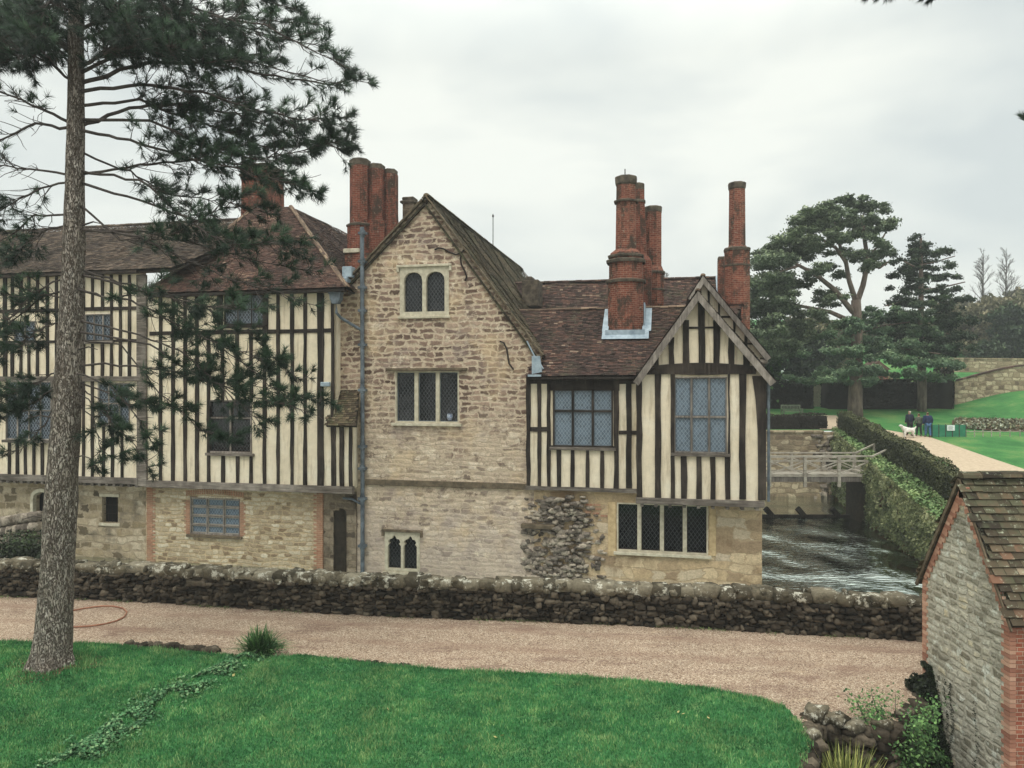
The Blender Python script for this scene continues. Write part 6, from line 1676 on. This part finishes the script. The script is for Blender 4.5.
far_tree('young_cedar', (27.95, 60), 'blue green conifer with layered sweeping boughs growing right behind the trunk of the spreading pine', [(857,412,6),(857,380,5),(858,340,4),(862,318,2)],
 [([(857,335),(880,326),(910,322)], 3, -2), ([(857,355),(900,348),(940,354)], 3, -2), ([(857,372),(840,370),(815,374)], 2.5, -3)],
 [(880,312,22,6,-1),(905,318,18,7,0),(860,322,22,7,-2),(835,330,20,7,-2),(890,330,26,7,0),(925,330,20,7,0),(858,340,28,7,-2),(905,344,28,8,-1),(940,346,18,7,0),(830,348,24,7,-3),(875,354,28,7,-2),(920,358,26,8,-1),(945,362,18,7,0),(850,366,26,5,-3),(830,374,26,6,-3),(895,370,24,6,-2),(930,374,22,6,-1),(805,378,16,6,-2),(860,380,22,5,-3)],
 'cedarlight', 'bark2', 56000, .22, droop=.12)
def big_tree(name, px, Y, top, wpx, mat, label, n, ls, group=None, barkm='bark2', base_y=None, shape='round'):
    X = (px-CX)/F*Y; z0 = H(X, Y); by = CY-(z0-CZ)*F/Y; pads = []
    hpx = by-top
    for i in range(26):
        t = R.random(); yy = top+hpx*(.08+.85*t); w = wpx*(math.sin(math.pi*min(1, .18+.72*t))**.7)
        pads.append((px+R.uniform(-1, 1)*w*.75, yy, w*R.uniform(.25, .45), hpx*R.uniform(.06, .12), R.uniform(-2, 2)))
    return far_tree(name, (X, Y), label, [(px, by+2, max(3, wpx*.12)), (px+1, (by+top)/2, max(2, wpx*.08)), (px, top+hpx*.15, 1.5)], [([(px, by-hpx*.4), (px+wpx*.4, by-hpx*.6)], 2, 0), ([(px, by-hpx*.45), (px-wpx*.4, by-hpx*.65)], 2, 0)], pads, mat, barkm, n, ls, group, flat=False)
GR = 'trees on the hill beyond the garden'
big_tree('evergreen_tree', 762, 72, 316, 34, 'darkfol', 'dark evergreen tree behind the left side of the spreading pine, next to the house', 7000, .5, GR)
big_tree('evergreen_tree', 800, 78, 322, 34, 'darkfol', 'dark evergreen tree behind the trunk side of the spreading pine', 7000, .5, GR)
big_tree('broadleaf_tree', 770, 64, 335, 30, 'bush', 'mid green bushy tree beside the gable of the bay', 7000, .35, GR)
big_tree('broadleaf_tree', 838, 88, 322, 30, 'wood', 'brownish tree seen between the pines above the hedge', 6000, .5, GR)
big_tree('broadleaf_tree', 972, 96, 306, 34, 'wood', 'olive brown woodland tree just right of the tiered conifer', 8000, .5, GR)
big_tree('broadleaf_tree', 944, 100, 318, 28, 'wood', 'olive brown woodland tree partly behind the tiered conifer', 7000, .5, GR)
big_tree('broadleaf_tree', 1000, 104, 298, 30, 'wood', 'tall pale brown woodland tree behind the dark evergreens at the right edge', 8000, .55, GR)
big_tree('broadleaf_tree', 1046, 110, 292, 40, 'wood', 'woodland tree crossing the right edge of the picture', 7000, .55, GR)
big_tree('evergreen_tree', 1012, 90, 300, 22, 'darkfol', 'dark evergreen tree at the right edge in front of the brown woods', 7000, .42, GR)
big_tree('evergreen_tree', 1034, 86, 318, 26, 'darkfol', 'dark spreading evergreen cut by the right edge above the upper wall', 6000, .42, GR)
big_tree('evergreen_tree', 988, 84, 340, 15, 'darkfol', 'small dark evergreen at the left end of the upper wall', 4000, .4, GR)
big_tree('evergreen_tree', 700, 84, 330, 44, 'darkfol', 'dark evergreen hidden behind the house gables', 4000, .6, GR)
def bare(px, Y, top, label, spread):
    X = (px-CX)/F*Y; c = Vector((X, Y, H(X, Y))); o = empty('bare_tree', c, 0, label, 'tree', GR); zt = CZ+(CY-top)/F*Y; h = zt-c.z
    m = MB(c); m.tube([c, c+Vector((0, 0, h*.6)), c+Vector((.1, 0, h))], [.16, .09, .02], 7); m.build('trunk', MAT['twig'], o)
    m = MB(c)
    def rec(p, d, L, r, k):
        q = p+d*L; m.tube([p, q], [r, r*.6], 3, False)
        if k == 0: return
        for _ in range(3): rec(p+d*L*R.uniform(.5, 1), (d+Vector((R.gauss(0, .45), R.gauss(0, .45), R.uniform(-.1, .4)))).normalized(), L*R.uniform(.55, .8), r*.55, k-1)
    for i in range(34):
        t = R.uniform(.35, .97); a = R.uniform(0, 6.28); rec(c+Vector((0, 0, h*t)), Vector((math.cos(a)*spread, math.sin(a)*spread, 1)).normalized(), h*.13*(1.25-t), .05, 3)
    m.build('twigs', MAT['twig'], o)
for k_, (px_, Y_, tp_, w_) in enumerate(((816, 120, 318, 44), (880, 118, 322, 44), (925, 125, 318, 44), (745, 120, 330, 40), (960, 130, 300, 40), (1030, 135, 288, 44))):
    big_tree('broadleaf_tree', px_, Y_, tp_, w_, 'wood', ['brownish woodland tree far behind the forked limbs of the spreading pine', 'brownish woodland tree far behind the gap between the two garden pines', 'brown woodland tree far behind the trunk of the tiered conifer', 'brown woodland tree far behind the bay gable of the house', 'pale brown tree at the back of the woods between tiered conifer and bare trees', 'highest pale brown tree of the woods at the right edge'][k_], 6000, .8, GR)
bare(983, 108, 250, 'thin bare tree with a fine twiggy top, left of the two above the woods', .7)
bare(1006, 112, 248, 'thin bare tree with a fine twiggy top, right of the two above the woods', .7)
bare(664, 96, 272, 'bare treetop rising just above the far roof ridge between the chimneys', .8)

# ============================================================ camera, light, sky
sc = bpy.context.scene
cam = bpy.data.cameras.new('camera'); co = bpy.data.objects.new('camera', cam); C.objects.link(co)
co.location = (0, 0, CZ); co.rotation_euler = (math.pi/2, 0, 0); cam.sensor_width = 36; cam.lens = F/1024*36; cam.clip_end = 3000; cam.clip_start = .1
sc.camera = co
EL, AZ = math.radians(60), math.radians(205)     # sun behind the camera, a little to the left
sun = bpy.data.lights.new('sun', 'SUN'); sun.energy = 1.15; sun.angle = math.radians(25); sun.color = (1, .97, .92)
so = bpy.data.objects.new('sun', sun); C.objects.link(so)
sd_ = Vector((math.sin(AZ)*math.cos(EL), math.cos(AZ)*math.cos(EL), math.sin(EL)))
so.rotation_euler = sd_.to_track_quat('Z', 'Y').to_euler(); so.location = (0, 0, 60)
w = bpy.data.worlds.new('World'); sc.world = w; w.use_nodes = True; nt = w.node_tree; bg = nt.nodes['Background']
def wn(t, **k):
    n = nt.nodes.new('ShaderNode'+t)
    for a, v in k.items(): setattr(n, a, v)
    return n
sky = wn('TexSky', sky_type='NISHITA'); sky.sun_disc = False; sky.sun_elevation = EL; sky.sun_rotation = AZ
tc = wn('TexCoord'); mp = wn('Mapping'); mp.inputs['Scale'].default_value = (1.0, 1.0, 2.6); nt.links.new(tc.outputs['Generated'], mp.inputs[0])
n1 = wn('TexNoise'); n1.inputs['Scale'].default_value = 2.2; n1.inputs['Detail'].default_value = 4; n1.inputs['Roughness'].default_value = .5; n1.inputs['Distortion'].default_value = .3; nt.links.new(mp.outputs[0], n1.inputs['Vector'])
rp_ = wn('ValToRGB'); cr = rp_.color_ramp; cr.elements[0].position = .36; cr.elements[0].color = (5.6, 6.05, 5.95, 1); cr.elements[1].position = .60; cr.elements[1].color = (8.0, 8.2, 7.55, 1); nt.links.new(n1.outputs['Fac'], rp_.inputs[0])
# an overcast sky is brighter overhead than at the horizon
sx = wn('SeparateXYZ'); nt.links.new(tc.outputs['Generated'], sx.inputs[0])
mr_ = wn('MapRange'); mr_.inputs[1].default_value = .4; mr_.inputs[2].default_value = .9; mr_.inputs[3].default_value = 1.0; mr_.inputs[4].default_value = 2.4; nt.links.new(sx.outputs[2], mr_.inputs[0])
vm = wn('VectorMath', operation='SCALE'); nt.links.new(rp_.outputs[0], vm.inputs[0]); nt.links.new(mr_.outputs[0], vm.inputs['Scale'])
mx = wn('Mix', data_type='RGBA'); mx.inputs[0].default_value = .93; nt.links.new(sky.outputs[0], mx.inputs[6]); nt.links.new(vm.outputs[0], mx.inputs[7]); nt.links.new(mx.outputs[2], bg.inputs[0]); bg.inputs[1].default_value = .105
vs_ = sc.view_settings; vs_.view_transform = 'Standard'; vs_.look = 'None'; vs_.exposure = .3; vs_.gamma = 1; vs_.use_curve_mapping = False
sc.cycles.max_bounces = 6; sc.cycles.diffuse_bounces = 3; sc.cycles.glossy_bounces = 3; sc.cycles.use_denoising = True

# thin haze volume added to lift the blacks and fade the far garden
hz_ = MB((0, 40, -3)); hz_.box(-420, 520, -40, 410, -3, 48)
hm = bpy.data.materials.new('added haze'); hm.use_nodes = True; t_ = hm.node_tree; t_.nodes.clear()
o_ = t_.nodes.new('ShaderNodeOutputMaterial'); pv = t_.nodes.new('ShaderNodeVolumePrincipled'); pv.inputs['Color'].default_value = (.86, .9, .9, 1); pv.inputs['Density'].default_value = .001; pv.inputs['Anisotropy'].default_value = .1
t_.links.new(pv.outputs[0], o_.inputs['Volume']); hzo = hz_.build('haze', hm); tag(hzo, 'thin pale added haze over the whole garden', 'haze', kind='stuff')
